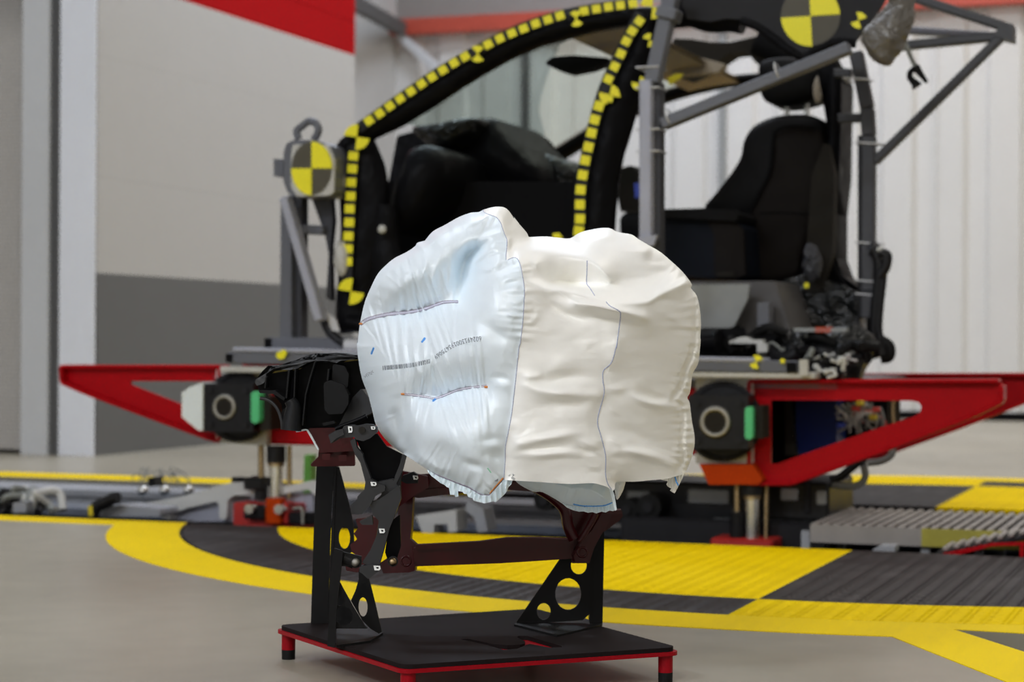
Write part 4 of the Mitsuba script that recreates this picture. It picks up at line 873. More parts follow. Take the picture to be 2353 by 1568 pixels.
# outline pieces (px)
o_left = sm(ZA([(1420, 60), (1370, 85), (1280, 93), (1150, 140), (1000, 225), (860, 300), (770, 400)]), 4).tolist() + sm(ZA([(770, 405), (680, 432), (655, 470), (560, 535), (430, 600), (330, 680), (230, 790), (140, 970), (85, 1110), (48, 1270), (25, 1400), (8, 1568)]), 5).tolist()
o_left2 = sm(ZC([(0, 100), (8, 220), (40, 400), (95, 550), (130, 680), (160, 800), (210, 890), (290, 980), (400, 1060)]), 5).tolist()
o_bot = sm(ZC([(405, 1062), (500, 1125), (600, 1190), (700, 1250), (880, 1322), (960, 1352), (1060, 1412), (1135, 1416), (1200, 1346), (1262, 1277)]), 5).tolist()
o_hem = sm(ZD([(0, 1238), (100, 1243), (300, 1255), (560, 1272), (760, 1265), (840, 1280), (900, 1300), (945, 1330), (965, 1318), (970, 1270), (1000, 1253), (1150, 1252), (1300, 1238), (1420, 1228), (1500, 1205), (1560, 1190)]), 5).tolist()
o_right = sm(ZD([(1600, 1150), (1635, 1060), (1665, 950), (1668, 850), (1645, 720), (1625, 560), (1605, 515), (1630, 460), (1645, 330), (1650, 300), (1700, 210), (1718, 60), (1722, 0)]), 5).tolist()
o_right2 = sm(ZB([(2300, 1400), (2308, 1250), (2295, 1080), (2260, 930), (2195, 845), (2205, 800), (2100, 660), (1950, 520), (1840, 430), (1700, 350), (1600, 290), (1525, 240), (1370, 212), (1290, 172), (1210, 165), (1080, 182), (940, 220), (830, 283), (700, 275), (560, 262), (370, 268)]), 4).tolist()
o_top = sm(ZB([(355, 235), (330, 200), (260, 120), (200, 40)]), 4).tolist() + sm(ZA([(1780, 170), (1710, 70), (1650, 30), (1560, 25), (1490, 38)]), 4).tolist()
OUT = np.array(o_left + o_left2 + o_bot + o_hem + o_right + o_right2 + o_top)
ridge_top = ZA([(1420, 62), (1440, 95), (1520, 125), (1575, 150), (1620, 210), (1640, 270), (1665, 340), (1690, 400), (1690, 470), (1680, 560), (1680, 625)])
ridge_main = ZA([(1700, 625), (1760, 600), (1805, 612), (1840, 680), (1865, 800), (1882, 900), (1887, 1000), (1882, 1120), (1872, 1290), (1855, 1450), (1840, 1568)]) + ZC([(1390, 160), (1365, 400), (1330, 700), (1300, 870), (1275, 1000), (1272, 1120), (1262, 1277)])
RIDGE = np.array(sm(ridge_top, 5).tolist() + sm(ridge_main, 5).tolist())
bag_poly = Polygon(OUT).buffer(0)
if bag_poly.geom_type != 'Polygon': bag_poly = max(bag_poly.geoms, key=lambda g: g.area)
front_poly = Polygon(np.vstack([o_left + o_left2 + o_bot, RIDGE[::-1]])).buffer(0)
if front_poly.geom_type != 'Polygon': front_poly = max(front_poly.geoms, key=lambda g: g.area)
side_poly = bag_poly.difference(front_poly.buffer(.02))
if side_poly.geom_type != 'Polygon': side_poly = max(side_poly.geoms, key=lambda g: g.area)

gx, gy = np.meshgrid(GX0 + GS * np.arange(GW), GY0 + GS * np.arange(GH))
INS = shapely.contains_xy(bag_poly, gx, gy)
FRONT = shapely.contains_xy(front_poly, gx, gy)
def solve(fix, val, load):
    """membrane over the grid: laplacian = -load (1/m), fixed where fix"""
    idx = -np.ones(fix.shape, int); free = ~fix; idx[free] = np.arange(free.sum())
    n = free.sum(); h2 = (GS * MPP) ** 2
    r, c = np.nonzero(free); b = (load[free] * h2).astype(float); rows, cols, vals = [np.arange(n)], [np.arange(n)], [np.full(n, 4.0)]
    for dr_, dc in ((0, 1), (0, -1), (1, 0), (-1, 0)):
        rr, cc = np.clip(r + dr_, 0, fix.shape[0] - 1), np.clip(c + dc, 0, fix.shape[1] - 1)
        k = idx[rr, cc]; f = k < 0
        rows.append(np.nonzero(~f)[0]); cols.append(k[~f]); vals.append(np.full((~f).sum(), -1.0))
        b[f] += val[rr, cc][f]
    A = sp.csr_matrix((np.concatenate(vals), (np.concatenate(rows), np.concatenate(cols))), shape=(n, n))
    out = val.copy(); out[free] = spl.spsolve(A.tocsc(), b); return out
# heights (m towards the viewer) along the outline and the seams
def ph(pts, hs): P = np.asarray(pts, float); return np.column_stack([P[:, :2], np.interp(np.linspace(0, 1, len(P)), np.linspace(0, 1, len(hs)), hs)])
sil = np.vstack([ph(o_left, [.03, 0, 0, 0, 0]), ph(o_left2, [0, 0, .01, .04]), ph(o_bot, [.09, .15, .19, .21, .22, .232]), ph(o_hem, [.235, .225, .205, .185, .15, .115]),
                 ph(o_right, [.09, .085, .08, .08, .075]), ph(o_right2, [.07, .06, .04, .02, 0, -.03, -.05, -.05]), ph(o_top, [-.02, 0, .03])])
SC_ = dens(sil, 1.0, True)
fixed = ~INS; val = np.zeros(INS.shape)
from scipy.spatial import cKDTree
ti = cKDTree(SC_[:, :2])
d_, k_ = ti.query(np.column_stack([gx[fixed], gy[fixed]])); val[fixed] = SC_[k_, 2]
def pin(pts, hs, k=6, smooth_=True):
    P = ph(sm(pts, k) if smooth_ else pts, hs); Q = dens(P, 1.0)
    ix, iy = np.round((Q[:, 0] - GX0) / GS).astype(int), np.round((Q[:, 1] - GY0) / GS).astype(int)
    for a, b, h in zip(ix, iy, Q[:, 2]):
        if 0 <= a < GW and 0 <= b < GH and INS[b, a]: fixed[b, a] = True; val[b, a] = h
pin(ridge_top, [.05, .085, .12, .135, .15, .17, .185])
pin(ridge_main, [.20, .215, .235, .255, .265, .27, .27, .265, .26, .25, .245, .235, .225])
TUCK1 = ZA([(40, 1350), (130, 1290), (330, 1240), (600, 1210), (760, 1175), (930, 1115), (1000, 1098), (1140, 1095)])
TUCK2 = ZC([(390, 545), (500, 555), (600, 570), (665, 582), (740, 560), (850, 515), (950, 492), (1110, 475)])
pin(TUCK1, [.0, .03, .05, .075, .095, .11, .12, .135])
pin(TUCK2, [.125, .125, .13, .132, .145, .165, .185, .225])
# valley from the end of the upper tuck up to the collar
pin(ZA([(1150, 1085), (1165, 980), (1180, 870), (1230, 720), (1300, 600), (1390, 490)]), [.12, .10, .078, .07, .078, .105])
# lobe beside that valley, and the pillow beside the lower tuck
CR = [ZA([(1420, 1300), (1400, 1100), (1420, 930), (1490, 790), (1600, 700), (1700, 660)]), ZA([(230, 960), (420, 760), (650, 610), (850, 470), (1050, 370), (1250, 270), (1440, 190)]), ZC([(620, 720), (590, 850), (600, 980), (680, 1100)]), ZC([(400, 570), (388, 700), (378, 850), (385, 980)])]
pin(ZA([(1420, 1300), (1400, 1100), (1420, 930), (1490, 790), (1600, 700), (1700, 660)]), [.262, .258, .252, .245, .238, .23])
pin(ZA([(230, 960), (420, 760), (650, 610), (850, 470), (1050, 370), (1250, 270), (1440, 190)]), [.105, .15, .168, .172, .168, .158, .135])
pin(ZC([(400, 570), (388, 700), (378, 850), (385, 980)]), [.115, .095, .08, .06])
pin(ZC([(620, 720), (590, 850), (600, 980), (680, 1100)]), [.235, .24, .225, .185])
# folds of the top and the shoulder
pin(ZB([(290, 365), (450, 400), (650, 440), (850, 490), (1030, 520), (1160, 620), (1280, 740)]), [.125, .118, .122, .130, .138, .165, .178])
pin(ZB([(950, 310), (1120, 345), (1300, 390), (1500, 412), (1700, 412)]), [.035, .055, .07, .075, .075])
pin(ZB([(640, 780), (820, 795), (1020, 795), (1290, 775), (1600, 740), (1900, 690)]), [.085, .072, .088, .145, .10, .07])
pin(ZB([(330, 830), (400, 800), (480, 820), (560, 838), (650, 825), (900, 890), (1130, 950), (1270, 1030)]), [.262, .258, .255, .25, .235, .235, .24, .238])
pin(ZB([(890, 1012), (1100, 1040), (1380, 1100), (1540, 1140), (1690, 1185)]), [.258, .257, .246, .232, .21])
pin(ZB([(560, 1080), (900, 1150), (1380, 1220), (1680, 1300)]), [.25, .237, .223, .196])
pin(ZB([(1300, 1030), (1690, 995), (1900, 880), (2150, 790)]), [.236, .185, .145, .105])
pin(ZB([(460, 560), (540, 680), (640, 780)]), [.19, .165, .135])
# long horizontal swells of the side panel
pin(ZD([(180, 400), (300, 460), (500, 500), (870, 500)]), [.262, .258, .25, .23])
pin(ZD([(120, 930), (400, 900), (650, 860), (850, 900)]), [.258, .25, .24, .226])
pin(ZD([(880, 480), (815, 710), (845, 850), (885, 1020), (885, 1180)]), [.222, .216, .215, .216, .208])
pin(ZD([(1000, 0), (940, 200), (868, 275)]), [.232, .232, .226])
pin(ZD([(1110, 480), (1300, 580), (1500, 585)]), [.205, .175, .14])
pin(ZD([(960, 985), (1200, 1030), (1500, 1110)]), [.21, .18, .135])
load = np.where(FRONT, np.where(gx < 1120, 30.0, 18.0), np.where(gy < 640, 1.5, 3.0)); load[(~FRONT) & (gx > 1585)] = 16.0
Hh = solve(fixed, val, load)
Hh = np.where(INS, ndimage.gaussian_filter(Hh, 1.6), Hh)
_x = np.column_stack([gx.ravel(), gy.ravel()])
for c_, sg, rad in ((CR[0], 6, 28), (CR[1], 8, 34), (CR[2], 9, 38), (CR[3], 4, 18)):
    dc = cKDTree(dens(sm(c_, 5), 1.0)).query(_x)[0].reshape(gx.shape)
    wt = ndimage.gaussian_filter(INS.astype(float), sg); bl = ndimage.gaussian_filter(np.where(INS, Hh, 0), sg) / np.maximum(wt, 1e-3)
    k = np.exp(-(dc / rad) ** 4) * np.clip(ndimage.distance_transform_edt(INS) / 6, 0, 1)
    Hh = np.where(INS, Hh * (1 - k) + bl * k, Hh)
# round the rim
rim_pts = dens(np.vstack([o_left + o_left2]), 1.0); rim2 = dens(np.vstack([o_right + o_right2 + o_top]), 1.0)
xy = np.column_stack([gx.ravel(), gy.ravel()])
dl = (cKDTree(rim_pts).query(xy)[0] * MPP).reshape(gx.shape); dr2 = (cKDTree(rim2).query(xy)[0] * MPP).reshape(gx.shape)
db = (cKDTree(dens(np.array(o_bot), 1.0)).query(xy)[0] * MPP).reshape(gx.shape)
def rim_drop(d, R): t = np.clip(1 - d / R, 0, 1); return R * (1 - np.sqrt(np.clip(1 - t * t, 0, 1)))
DROP = np.maximum(np.maximum(rim_drop(dl, .055), rim_drop(dr2, .028)), rim_drop(db, .012))
DROP *= np.clip(1 - 0 * gx, 0, 1)
Hh = Hh - DROP
# ---- wrinkles
def dist_along(pts):
    """distance (px) of every grid point to a curve, the fraction along it and the side"""
    P = dens(pts, 1.0); t = cKDTree(P); d, k = t.query(xy)
    tg = np.gradient(P, axis=0); tg /= np.maximum(np.linalg.norm(tg, axis=1, keepdims=True), 1e-9)
    side = (xy[:, 0] - P[k, 0]) * tg[k, 1] - (xy[:, 1] - P[k, 1]) * tg[k, 0]
    s = np.concatenate([[0], np.cumsum(np.linalg.norm(np.diff(P, axis=0), axis=1))])
    return d.reshape(gx.shape), (s[k] / s[-1]).reshape(gx.shape), side.reshape(gx.shape), s[-1]
def fold(pts, w, amp, sharp=False, taper=.48, k=5, only=None):
    """ridge (amp > 0) or valley along a curve: w px half width, amp in mm"""
    global Hh
    d, s, side, L = dist_along(sm(pts, k))
    sharp = sharp or w <= 6
    g = np.exp(-(d / w) ** 2) if not sharp else np.exp(-np.sqrt((d / w) ** 2 + .12) + .346)
    tp = np.clip(np.minimum(s, 1 - s) / taper, 0, 1); tp = tp * tp * (3 - 2 * tp)
    tp = np.where((s <= 0) | (s >= 1), 0, tp)
    amp = amp * min(1, (L / 110) ** 1.2)
    a = amp * 1e-3 * g * tp * (2.4 if only is ff else 1.4)
    if only is not None: a = a * only
    Hh = Hh + a
nr = np.random.RandomState(11)
def jitter_wave(s, L, lam, seed):
    """irregular ripple with wavelength about lam px along a curve of length L"""
    r = np.random.RandomState(seed); n = max(4, int(L / lam)); x = s * n
    ph_ = np.interp(x, np.arange(n + 2), np.cumsum(r.uniform(.6, 1.4, n + 2)))
    am = np.interp(x, np.arange(n + 2), r.uniform(.3, 1.0, n + 2))
    return np.sin(2 * np.pi * ph_) * am
def pucker(pts, lam, reach, amp, side=0, seed=1, only=None, lean=0.0):
    """gathers running away from a seam"""
    global Hh
    d, s, sd, L = dist_along(sm(pts, 5))
    w = jitter_wave(np.clip(s + lean * d / L, 0, 1), L, lam, seed) * np.exp(-(d / reach) ** 1.3) * np.clip(d / 3.0, 0, 1)
    if side: w = w * (np.sign(sd) == side)
    if only is not None: w = w * only
    Hh = Hh + amp * 1e-3 * w * (.5 + meshkit.noise(np.stack([gx / 60, gy / 60, gx * 0 + seed], -1), 3))
ff, ss = ndimage.gaussian_filter(FRONT.astype(float), 1.0), ndimage.gaussian_filter((INS & ~FRONT).astype(float), 1.0)
pucker(TUCK1, 13, 70, 4.2, 0, 3, ff); pucker(TUCK1, 29, 125, 4.6, 0, 4, ff)
pucker(TUCK2, 9, 52, 3.0, 0, 5, ff); pucker(TUCK2, 19, 95, 3.6, 0, 6, ff)
pucker(ridge_main[:11], 17, 34, 1.5, 0, 7); pucker(ridge_main[10:], 30, 22, .5, 0, 8)
pucker(ridge_top, 16, 55, 3.0, 0, 9, ff)
pucker(o_left[::3], 26, 60, 1.6, 0, 10, ff); pucker(o_left2[::3], 24, 60, 1.6, 0, 12, ff); pucker(o_bot[::3], 17, 48, 1.8, 0, 13, ff)
pucker(o_right[::3], 20, 34, 3.2, 0, 14, ss); pucker(o_right2[:30:3], 18, 44, 3.0, 0, 15, ss)
RSEAM = ZB([(2180, 840), (2240, 1000), (2245, 1200), (2240, 1500)]) + ZD([(1660, 60), (1640, 160), (1590, 270), (1560, 400), (1480, 530), (1545, 580), (1570, 700), (1560, 900), (1572, 1050), (1540, 1120)])
d, s, sd, L = dist_along(sm(RSEAM, 4)); Hh -= .013 * np.exp(-(d / 5.5) ** 2) * ss
pucker(RSEAM, 15, 20, 2.4, 0, 16, ss)
# big folds of the upper lobe (front panel)
for pts, w, a in [([(1100, 1000), (1130, 850), (1160, 700), (1260, 540), (1400, 430), (1560, 330)], 13, -9), ([(1190, 960), (1215, 820), (1300, 650), (1440, 540), (1600, 470), (1685, 440)], 11, 11),
                  ([(1060, 520), (1065, 700), (1040, 900), (1030, 1060)], 5, 4.5), ([(1130, 560), (1110, 760), (1120, 950), (1130, 1070)], 5, 4), ([(920, 640), (960, 760), (1010, 940), (1040, 1070)], 4, 4.5),
                  ([(930, 580), (890, 720), (850, 860), (820, 1020)], 5, 4), ([(820, 560), (770, 700), (740, 860), (760, 1040)], 6, 4), ([(700, 600), (650, 720), (620, 850), (660, 1040)], 7, 3.5),
                  ([(560, 640), (540, 780), (520, 920), (560, 1080)], 8, 3), ([(400, 760), (380, 880), (400, 1000), (460, 1120)], 9, 3), ([(1300, 430), (1230, 560), (1180, 680)], 7, -5),
                  ([(1590, 320), (1480, 360), (1380, 440), (1290, 540)], 6, 5), ([(1630, 260), (1500, 290), (1400, 330), (1300, 400)], 9, -5), ([(1560, 150), (1420, 170), (1280, 220), (1180, 280)], 9, 4),
                  ([(1480, 210), (1350, 240), (1230, 290)], 6, -3.5), ([(1290, 780), (1380, 720), (1500, 720), (1600, 650), (1660, 560)], 9, 7), ([(1330, 640), (1420, 690), (1530, 690)], 6, -5),
                  ([(1460, 520), (1540, 590), (1590, 650)], 7, -4), ([(1640, 560), (1600, 600), (1590, 660)], 4, 3), ([(1250, 880), (1350, 860), (1430, 820)], 8, 4), ([(1880, 880), (1760, 890), (1660, 910), (1600, 960)], 7, -5),
                  ([(1880, 960), (1760, 930), (1660, 960)], 6, 5), ([(1850, 830), (1740, 820), (1640, 850)], 7, 4), ([(1830, 690), (1700, 700), (1600, 740), (1500, 800)], 10, -3.5), ([(1870, 1150), (1790, 1120), (1700, 1090)], 5, 4),
                  ([(1860, 1270), (1770, 1260), (1660, 1210)], 6, 4), ([(1850, 1200), (1770, 1190), (1680, 1150)], 5, -3.5), ([(1840, 1560), (1620, 1480), (1480, 1380), (1380, 1260)], 14, -3), ([(1150, 1040), (1230, 930), (1330, 880)], 9, 6)]:
    fold(ZA(pts), w, a, only=ff)
# folds of the middle and the lower pillow
for pts, w, a in [([(470, 60), (480, 200), (540, 400), (580, 540)], 7, 3.5), ([(560, 0), (575, 200), (600, 400), (620, 560)], 4, 3.5), ([(630, 0), (630, 250), (640, 450), (655, 570)], 3.5, 3), ([(430, 60), (450, 220), (500, 400)], 5, -3),
                  ([(650, 250), (665, 400), (690, 540)], 4, -2.5), ([(720, 320), (730, 430), (760, 540)], 4, 2.5), ([(800, 350), (830, 430), (850, 510)], 4, 2), ([(920, 340), (925, 420), (940, 480)], 5, 2),
                  ([(1330, 500), (1200, 470), (1110, 470)], 9, 2), ([(1340, 430), (1230, 400), (1120, 400)], 7, -3), ([(400, 600), (430, 680), (420, 790), (400, 900)], 7, -6), ([(480, 600), (450, 690), (430, 800), (420, 900)], 6, 5),
                  ([(560, 600), (520, 680), (480, 800), (470, 940)], 6, 4), ([(640, 620), (620, 690), (590, 800), (580, 900)], 6, -4), ([(690, 610), (660, 700), (640, 840)], 7, 4.5), ([(390, 920), (385, 1000), (410, 1080), (470, 1130)], 8, 6),
                  ([(300, 630), (350, 800), (370, 920), (380, 1020)], 9, -6), ([(230, 750), (280, 850), (350, 970)], 6, 4), ([(190, 680), (200, 800), (260, 900)], 6, -4), ([(1290, 1000), (1200, 990), (1090, 970)], 10, 2.4),
                  ([(1280, 940), (1180, 930), (1080, 940), (1000, 930)], 10, -2.5), ([(1270, 1110), (1160, 1080), (1050, 1000)], 12, -3), ([(1150, 1210), (1080, 1180), (940, 1130), (850, 1060)], 10, -3), ([(600, 1180), (560, 1130), (540, 1060)], 6, 3),
                  ([(700, 1250), (660, 1180), (640, 1090)], 7, 3), ([(820, 1290), (800, 1220), (790, 1120)], 8, 3), ([(930, 1330), (920, 1260), (900, 1170)], 9, 2.5), ([(1040, 1390), (1040, 1320), (1020, 1230)], 9, 2.5), ([(980, 530), (1000, 600), (1040, 700)], 6, 2)]:
    fold(ZC(pts), w, a, only=ff)
# collar and shoulder folds (side panel)
for pts, w, a in [([(180, 40), (250, 150), (330, 260), (390, 360)], 9, 7), ([(70, 100), (140, 180), (190, 200), (210, 230), (240, 290), (290, 360)], 6, 8), ([(150, 520), (130, 430), (130, 330), (190, 230)], 5, 9), ([(210, 480), (190, 400), (200, 300)], 7, -9),
                  ([(240, 500), (330, 500), (430, 560), (520, 680), (620, 790)], 9, 9), ([(280, 540), (380, 560), (460, 640), (560, 780)], 6, -5), ([(290, 640), (400, 640), (430, 700), (450, 780)], 6, 6), ([(320, 700), (380, 680), (420, 660)], 4, -4), ([(320, 760), (370, 760), (430, 740)], 4, 4),
                  ([(430, 800), (560, 840), (650, 830), (900, 900), (1130, 960)], 5, 5), ([(480, 830), (560, 880), (700, 880), (880, 1010)], 6, 5), ([(430, 820), (540, 960), (650, 1060), (800, 1150), (1100, 1250)], 9, -6), ([(660, 860), (900, 950), (1150, 1000), (1270, 1040)], 5, -4),
                  ([(850, 1010), (1000, 1020), (1380, 1105), (1560, 1145), (1690, 1185)], 6, 6), ([(320, 1260), (420, 1210), (490, 1130)], 7, 4.5), ([(320, 1160), (400, 1130), (450, 1040)], 8, -3), ([(1280, 1040), (1500, 1060), (1690, 1100), (1800, 1190), (1900, 1220)], 9, -4),
                  ([(1300, 1020), (1690, 1000), (1900, 890), (2130, 800)], 7, 5), ([(1690, 1010), (1860, 980), (2050, 990), (2180, 1020)], 8, -3.5), ([(1740, 1090), (1900, 1130), (2060, 1220), (2200, 1310)], 9, 3), ([(1560, 560), (1720, 590), (1860, 600), (1990, 620)], 7, 5),
                  ([(1700, 690), (1860, 660), (2010, 690)], 7, -4), ([(1780, 560), (1880, 530), (1940, 540)], 6, -5), ([(1880, 650), (1960, 690), (2040, 690)], 5, 5), ([(1740, 780), (1900, 720), (2040, 690)], 8, 4), ([(1700, 430), (1760, 460), (1740, 560), (1720, 640)], 9, -5),
                  ([(700, 340), (800, 370), (940, 500)], 8, -3), ([(650, 430), (760, 370), (850, 330), (950, 310)], 8, 3.5), ([(950, 310), (1100, 290), (1300, 260), (1500, 240)], 9, 4), ([(1000, 520), (1130, 570), (1230, 680), (1290, 750)], 8, 6), ([(1130, 900), (1280, 870), (1500, 840)], 9, 3),
                  ([(1030, 800), (1110, 900), (1200, 980)], 6, -3), ([(930, 1490), (1100, 1450), (1220, 1450)], 8, 1.2), ([(1420, 1180), (1560, 1260), (1640, 1330)], 9, 2.5)]:
    fold(ZB(pts), w, a, only=ss)
for pts, w, a in [([(150, 370), (240, 430), (400, 470), (650, 490), (870, 490)], 12, 8), ([(130, 320), (260, 330), (360, 300)], 7, 5), ([(170, 360), (300, 360), (600, 330), (850, 300)], 14, -5), ([(160, 640), (300, 600), (600, 560), (850, 520)], 18, -4), ([(110, 900), (300, 880), (560, 840), (720, 800)], 10, 5),
                  ([(120, 860), (180, 800), (260, 780)], 7, -4), ([(640, 880), (760, 930), (870, 970)], 8, 6), ([(600, 930), (720, 990), (860, 1000)], 7, -4), ([(740, 970), (820, 1000), (880, 1020)], 6, 5), ([(60, 970), (300, 960), (600, 930)], 9, -4), ([(60, 1020), (300, 1015), (600, 1000), (800, 1010)], 9, 3.5),
                  ([(870, 420), (960, 440), (1100, 430)], 9, 5), ([(1100, 450), (1180, 520), (1320, 570), (1500, 575)], 9, 9), ([(1140, 420), (1250, 490), (1400, 540), (1500, 520)], 11, -6), ([(880, 560), (960, 640), (1040, 680)], 7, 3.5), ([(690, 550), (740, 600), (800, 640)], 6, 3),
                  ([(870, 850), (960, 900), (1060, 960)], 7, 5), ([(880, 720), (1000, 770), (1200, 870), (1400, 1000)], 14, -4), ([(920, 960), (1150, 990), (1400, 1060), (1540, 1110)], 10, 8), ([(1340, 1080), (1450, 1100), (1530, 1110)], 6, 5), ([(900, 1060), (960, 1040), (1100, 1060)], 8, -3),
                  ([(890, 1190), (950, 1220), (1000, 1240)], 5, 5), ([(890, 1130), (950, 1160), (960, 1190)], 5, -4), ([(700, 1160), (800, 1170), (880, 1190)], 6, -3), ([(700, 1120), (800, 1130), (880, 1140)], 5, 3), ([(1520, 900), (1530, 940), (1500, 1000)], 6, 4), ([(1600, 540), (1560, 600), (1580, 680)], 7, 5),
                  ([(1640, 330), (1610, 360), (1560, 460)], 6, 5), ([(1580, 830), (1620, 780), (1645, 730)], 6, 5), ([(1590, 900), (1630, 860), (1660, 850)], 5, -5), ([(1520, 1090), (1600, 1080), (1640, 1040)], 6, 7), ([(640, 60), (760, 40), (870, 20)], 9, 1.5), ([(700, 200), (500, 210), (280, 290)], 18, 3), ([(980, 100), (1040, 110), (1080, 160)], 6, 2.5)]:
    fold(ZD(pts), w, a, only=ss)
nz = meshkit.fbm(np.stack([gx / 55, gy / 30, gx * 0], -1), 4, 5) - .5; nz2 = meshkit.fbm(np.stack([gx / 22, gy / 34, gx * 0 + 9], -1), 3, 8) - .5
Hh = Hh + np.where(FRONT, nz2 * .003, nz * .004)
inner_d = ndimage.distance_transform_edt(INS) * GS
from scipy.interpolate import RectBivariateSpline
HS = RectBivariateSpline(GY0 + GS * np.arange(GH), GX0 + GS * np.arange(GW), np.where(INS | (ndimage.binary_dilation(INS, iterations=3)), Hh, Hh), kx=1, ky=1)
def h_at(P): P = np.asarray(P, float); return HS.ev(P[:, 1], P[:, 0])
def bag_pt(P, h): return np.array([at_Y(x, y, BY - k) for (x, y), k in zip(np.asarray(P, float)[:, :2], np.broadcast_to(h, (len(P),)))])
_D = lambda P: FWD + np.outer((P[:, 0] - 1176.5 + ROLL * (P[:, 1] - 784)) / FPX, RGT) - np.outer((P[:, 1] - 784 - ROLL * (P[:, 0] - 1176.5)) / FPX, UPV)
def bag_pts(P, h): P = np.asarray(P, float); return CAM + _D(P) * (BY - np.asarray(h))[:, None]
from scipy.spatial import Delaunay
def panel_mesh(poly, hfn, step):
    poly = poly.simplify(.15)
    rings_ = [np.array(poly.exterior.coords)] + [np.array(i.coords) for i in poly.interiors]
    B = np.vstack([dens(r_, step * .9)[:-1] for r_ in rings_])
    x0, y0, x1, y1 = poly.bounds; X, Y = np.meshgrid(np.arange(x0, x1, step), np.arange(y0, y1, step)); X = X + (np.arange(X.shape[0])[:, None] % 2) * step / 2
    q = np.column_stack([X.ravel(), Y.ravel()]); q = q[shapely.contains_xy(poly.buffer(-step * .55), q[:, 0], q[:, 1])]
    P = np.vstack([B, q]); t = Delaunay(P).simplices
    c = P[t].mean(1); t = t[shapely.contains_xy(poly, c[:, 0], c[:, 1])]
    V = bag_pts(P, hfn(P))
    m = trimesh.Trimesh(V, t, process=False)
    if (m.face_normals @ FWD).mean() > 0: m.faces = m.faces[:, ::-1]
    return m
bag = thing('airbag', 'inflated white passenger airbag with blue-tinted front panel fixed on the black stand', 'airbag')
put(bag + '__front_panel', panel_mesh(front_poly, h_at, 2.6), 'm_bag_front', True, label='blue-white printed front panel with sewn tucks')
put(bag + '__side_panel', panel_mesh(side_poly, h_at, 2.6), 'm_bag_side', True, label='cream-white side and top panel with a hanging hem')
# rear half of the bag
fixB = ~INS; valB = np.zeros(INS.shape); valB[fixB] = h_at(SC_[k_, :2])
back = solve(fixB, valB, np.where(INS, -9.0, 0.0))
BS = RectBivariateSpline(GY0 + GS * np.arange(GH), GX0 + GS * np.arange(GW), back, kx=1, ky=1)
rimT = cKDTree(dens(OUT, 1.0, True))
def hb_at(P): P = np.asarray(P, float); d = rimT.query(P)[0]; k = np.clip(d / 6, 0, 1); return h_at(P) * (1 - k) + BS.ev(P[:, 1], P[:, 0]) * k - .03 * np.sqrt(np.clip(d / 60, 0, 1))
mb = panel_mesh(bag_poly, hb_at, 9.0); mb.faces = mb.faces[:, ::-1]
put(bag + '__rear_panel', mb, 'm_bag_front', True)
def on_bag(pts, off=.0008): P = np.asarray(pts, float); return bag_pts(P, h_at(P) + off)
def thread(name, pts, r, mat, off=.0006, k=5, label=None, step=3): put(bag + '__' + name, tube(on_bag(dens(sm(pts, k), step), off), r, 6), mat, 60, label=label)
thread('ridge_seam', ridge_main, .0006, 'm_thread', .0004, label='thin blue-grey seam between the panels')
thread('ridge_seam', ridge_top, .0006, 'm_thread', .0004)
thread('panel_seam', ZB([(1025, 535), (1022, 680), (1020, 790), (1060, 850), (1110, 930)]), .0007, 'm_thread')
thread('panel_seam', ZB([(1240, 1000), (1280, 1045), (1385, 1103), (1402, 1150), (1385, 1300), (1355, 1520)]) + ZD([(985, 40), (940, 200), (868, 275), (862, 360), (872, 480), (815, 710), (845, 850), (885, 1020), (885, 1180), (905, 1270), (938, 1322)]), .00075, 'm_thread')
def offset_curve(pts, dpx):
    P = np.array(sm(pts, 5)); t = np.gradient(P, axis=0); t /= np.linalg.norm(t, axis=1, keepdims=True); return P + np.column_stack([-t[:, 1], t[:, 0]]) * dpx
def tuck(pts, w0, w1, mat, lab):
    """sewn tuck: a flat tape with a row of stitches on either side"""
    P = np.array(sm(pts, 5)); n = len(P); w = np.linspace(w0, w1, n)[:, None]; t = np.gradient(P, axis=0); t /= np.linalg.norm(t, axis=1, keepdims=True); N = np.column_stack([-t[:, 1], t[:, 0]])
    A, B = on_bag(P - N * w, .0012), on_bag(P + N * w, .0012)
    m = trimesh.Trimesh(np.vstack([A, B]), [[i, i + 1, n + i + 1] for i in range(n - 1)] + [[i, n + i + 1, n + i] for i in range(n - 1)], process=False)
    k = put(bag + '__tuck_tape', m, mat, True, label=lab)
    put(k + '__stitching', tube(on_bag(P - N * w, .0014), .0005, 5), 'm_thread_dark', 60); put(k + '__stitching', tube(on_bag(P + N * w, .0014), .0005, 5), 'm_thread_dark', 60)
plastic('m_tape', (.50, .50, .60), .6, .3)
plastic('m_tape_pale', (.70, .72, .78), .6, .3)
tuck(TUCK1, 3.4, 2.4, 'm_tape', 'lilac-grey upper tuck tape'); tuck(TUCK2, 1.5, 1.6, 'm_tape_pale', 'pale lower tuck tape')
for c in (ZC([(395, 545)])[0], ZC([(1108, 484)])[0], ZA([(45, 1345)])[0]):
    P = [(c[0] - 3, c[1]), (c[0] + 3, c[1])]; put(bag + '__bar_tack', tube(on_bag(P, .0016), .0016, 6), 'm_thread_orange', 60, label='orange bar tack')
thread('hem_seam', [(x, y - 2.2) for x, y in ZC([(640, 1222), (700, 1250), (880, 1322), (960, 1352), (1060, 1412), (1135, 1416), (1200, 1346), (1258, 1280)])], .0009, 'm_thread_dark', .0006)
thread('hem_seam', [(x, y - 5) for x, y in ZC([(1140, 1416), (1200, 1346), (1255, 1284)])], .0011, 'm_thread_orange', .0008, label='rust-coloured end of the hem seam')
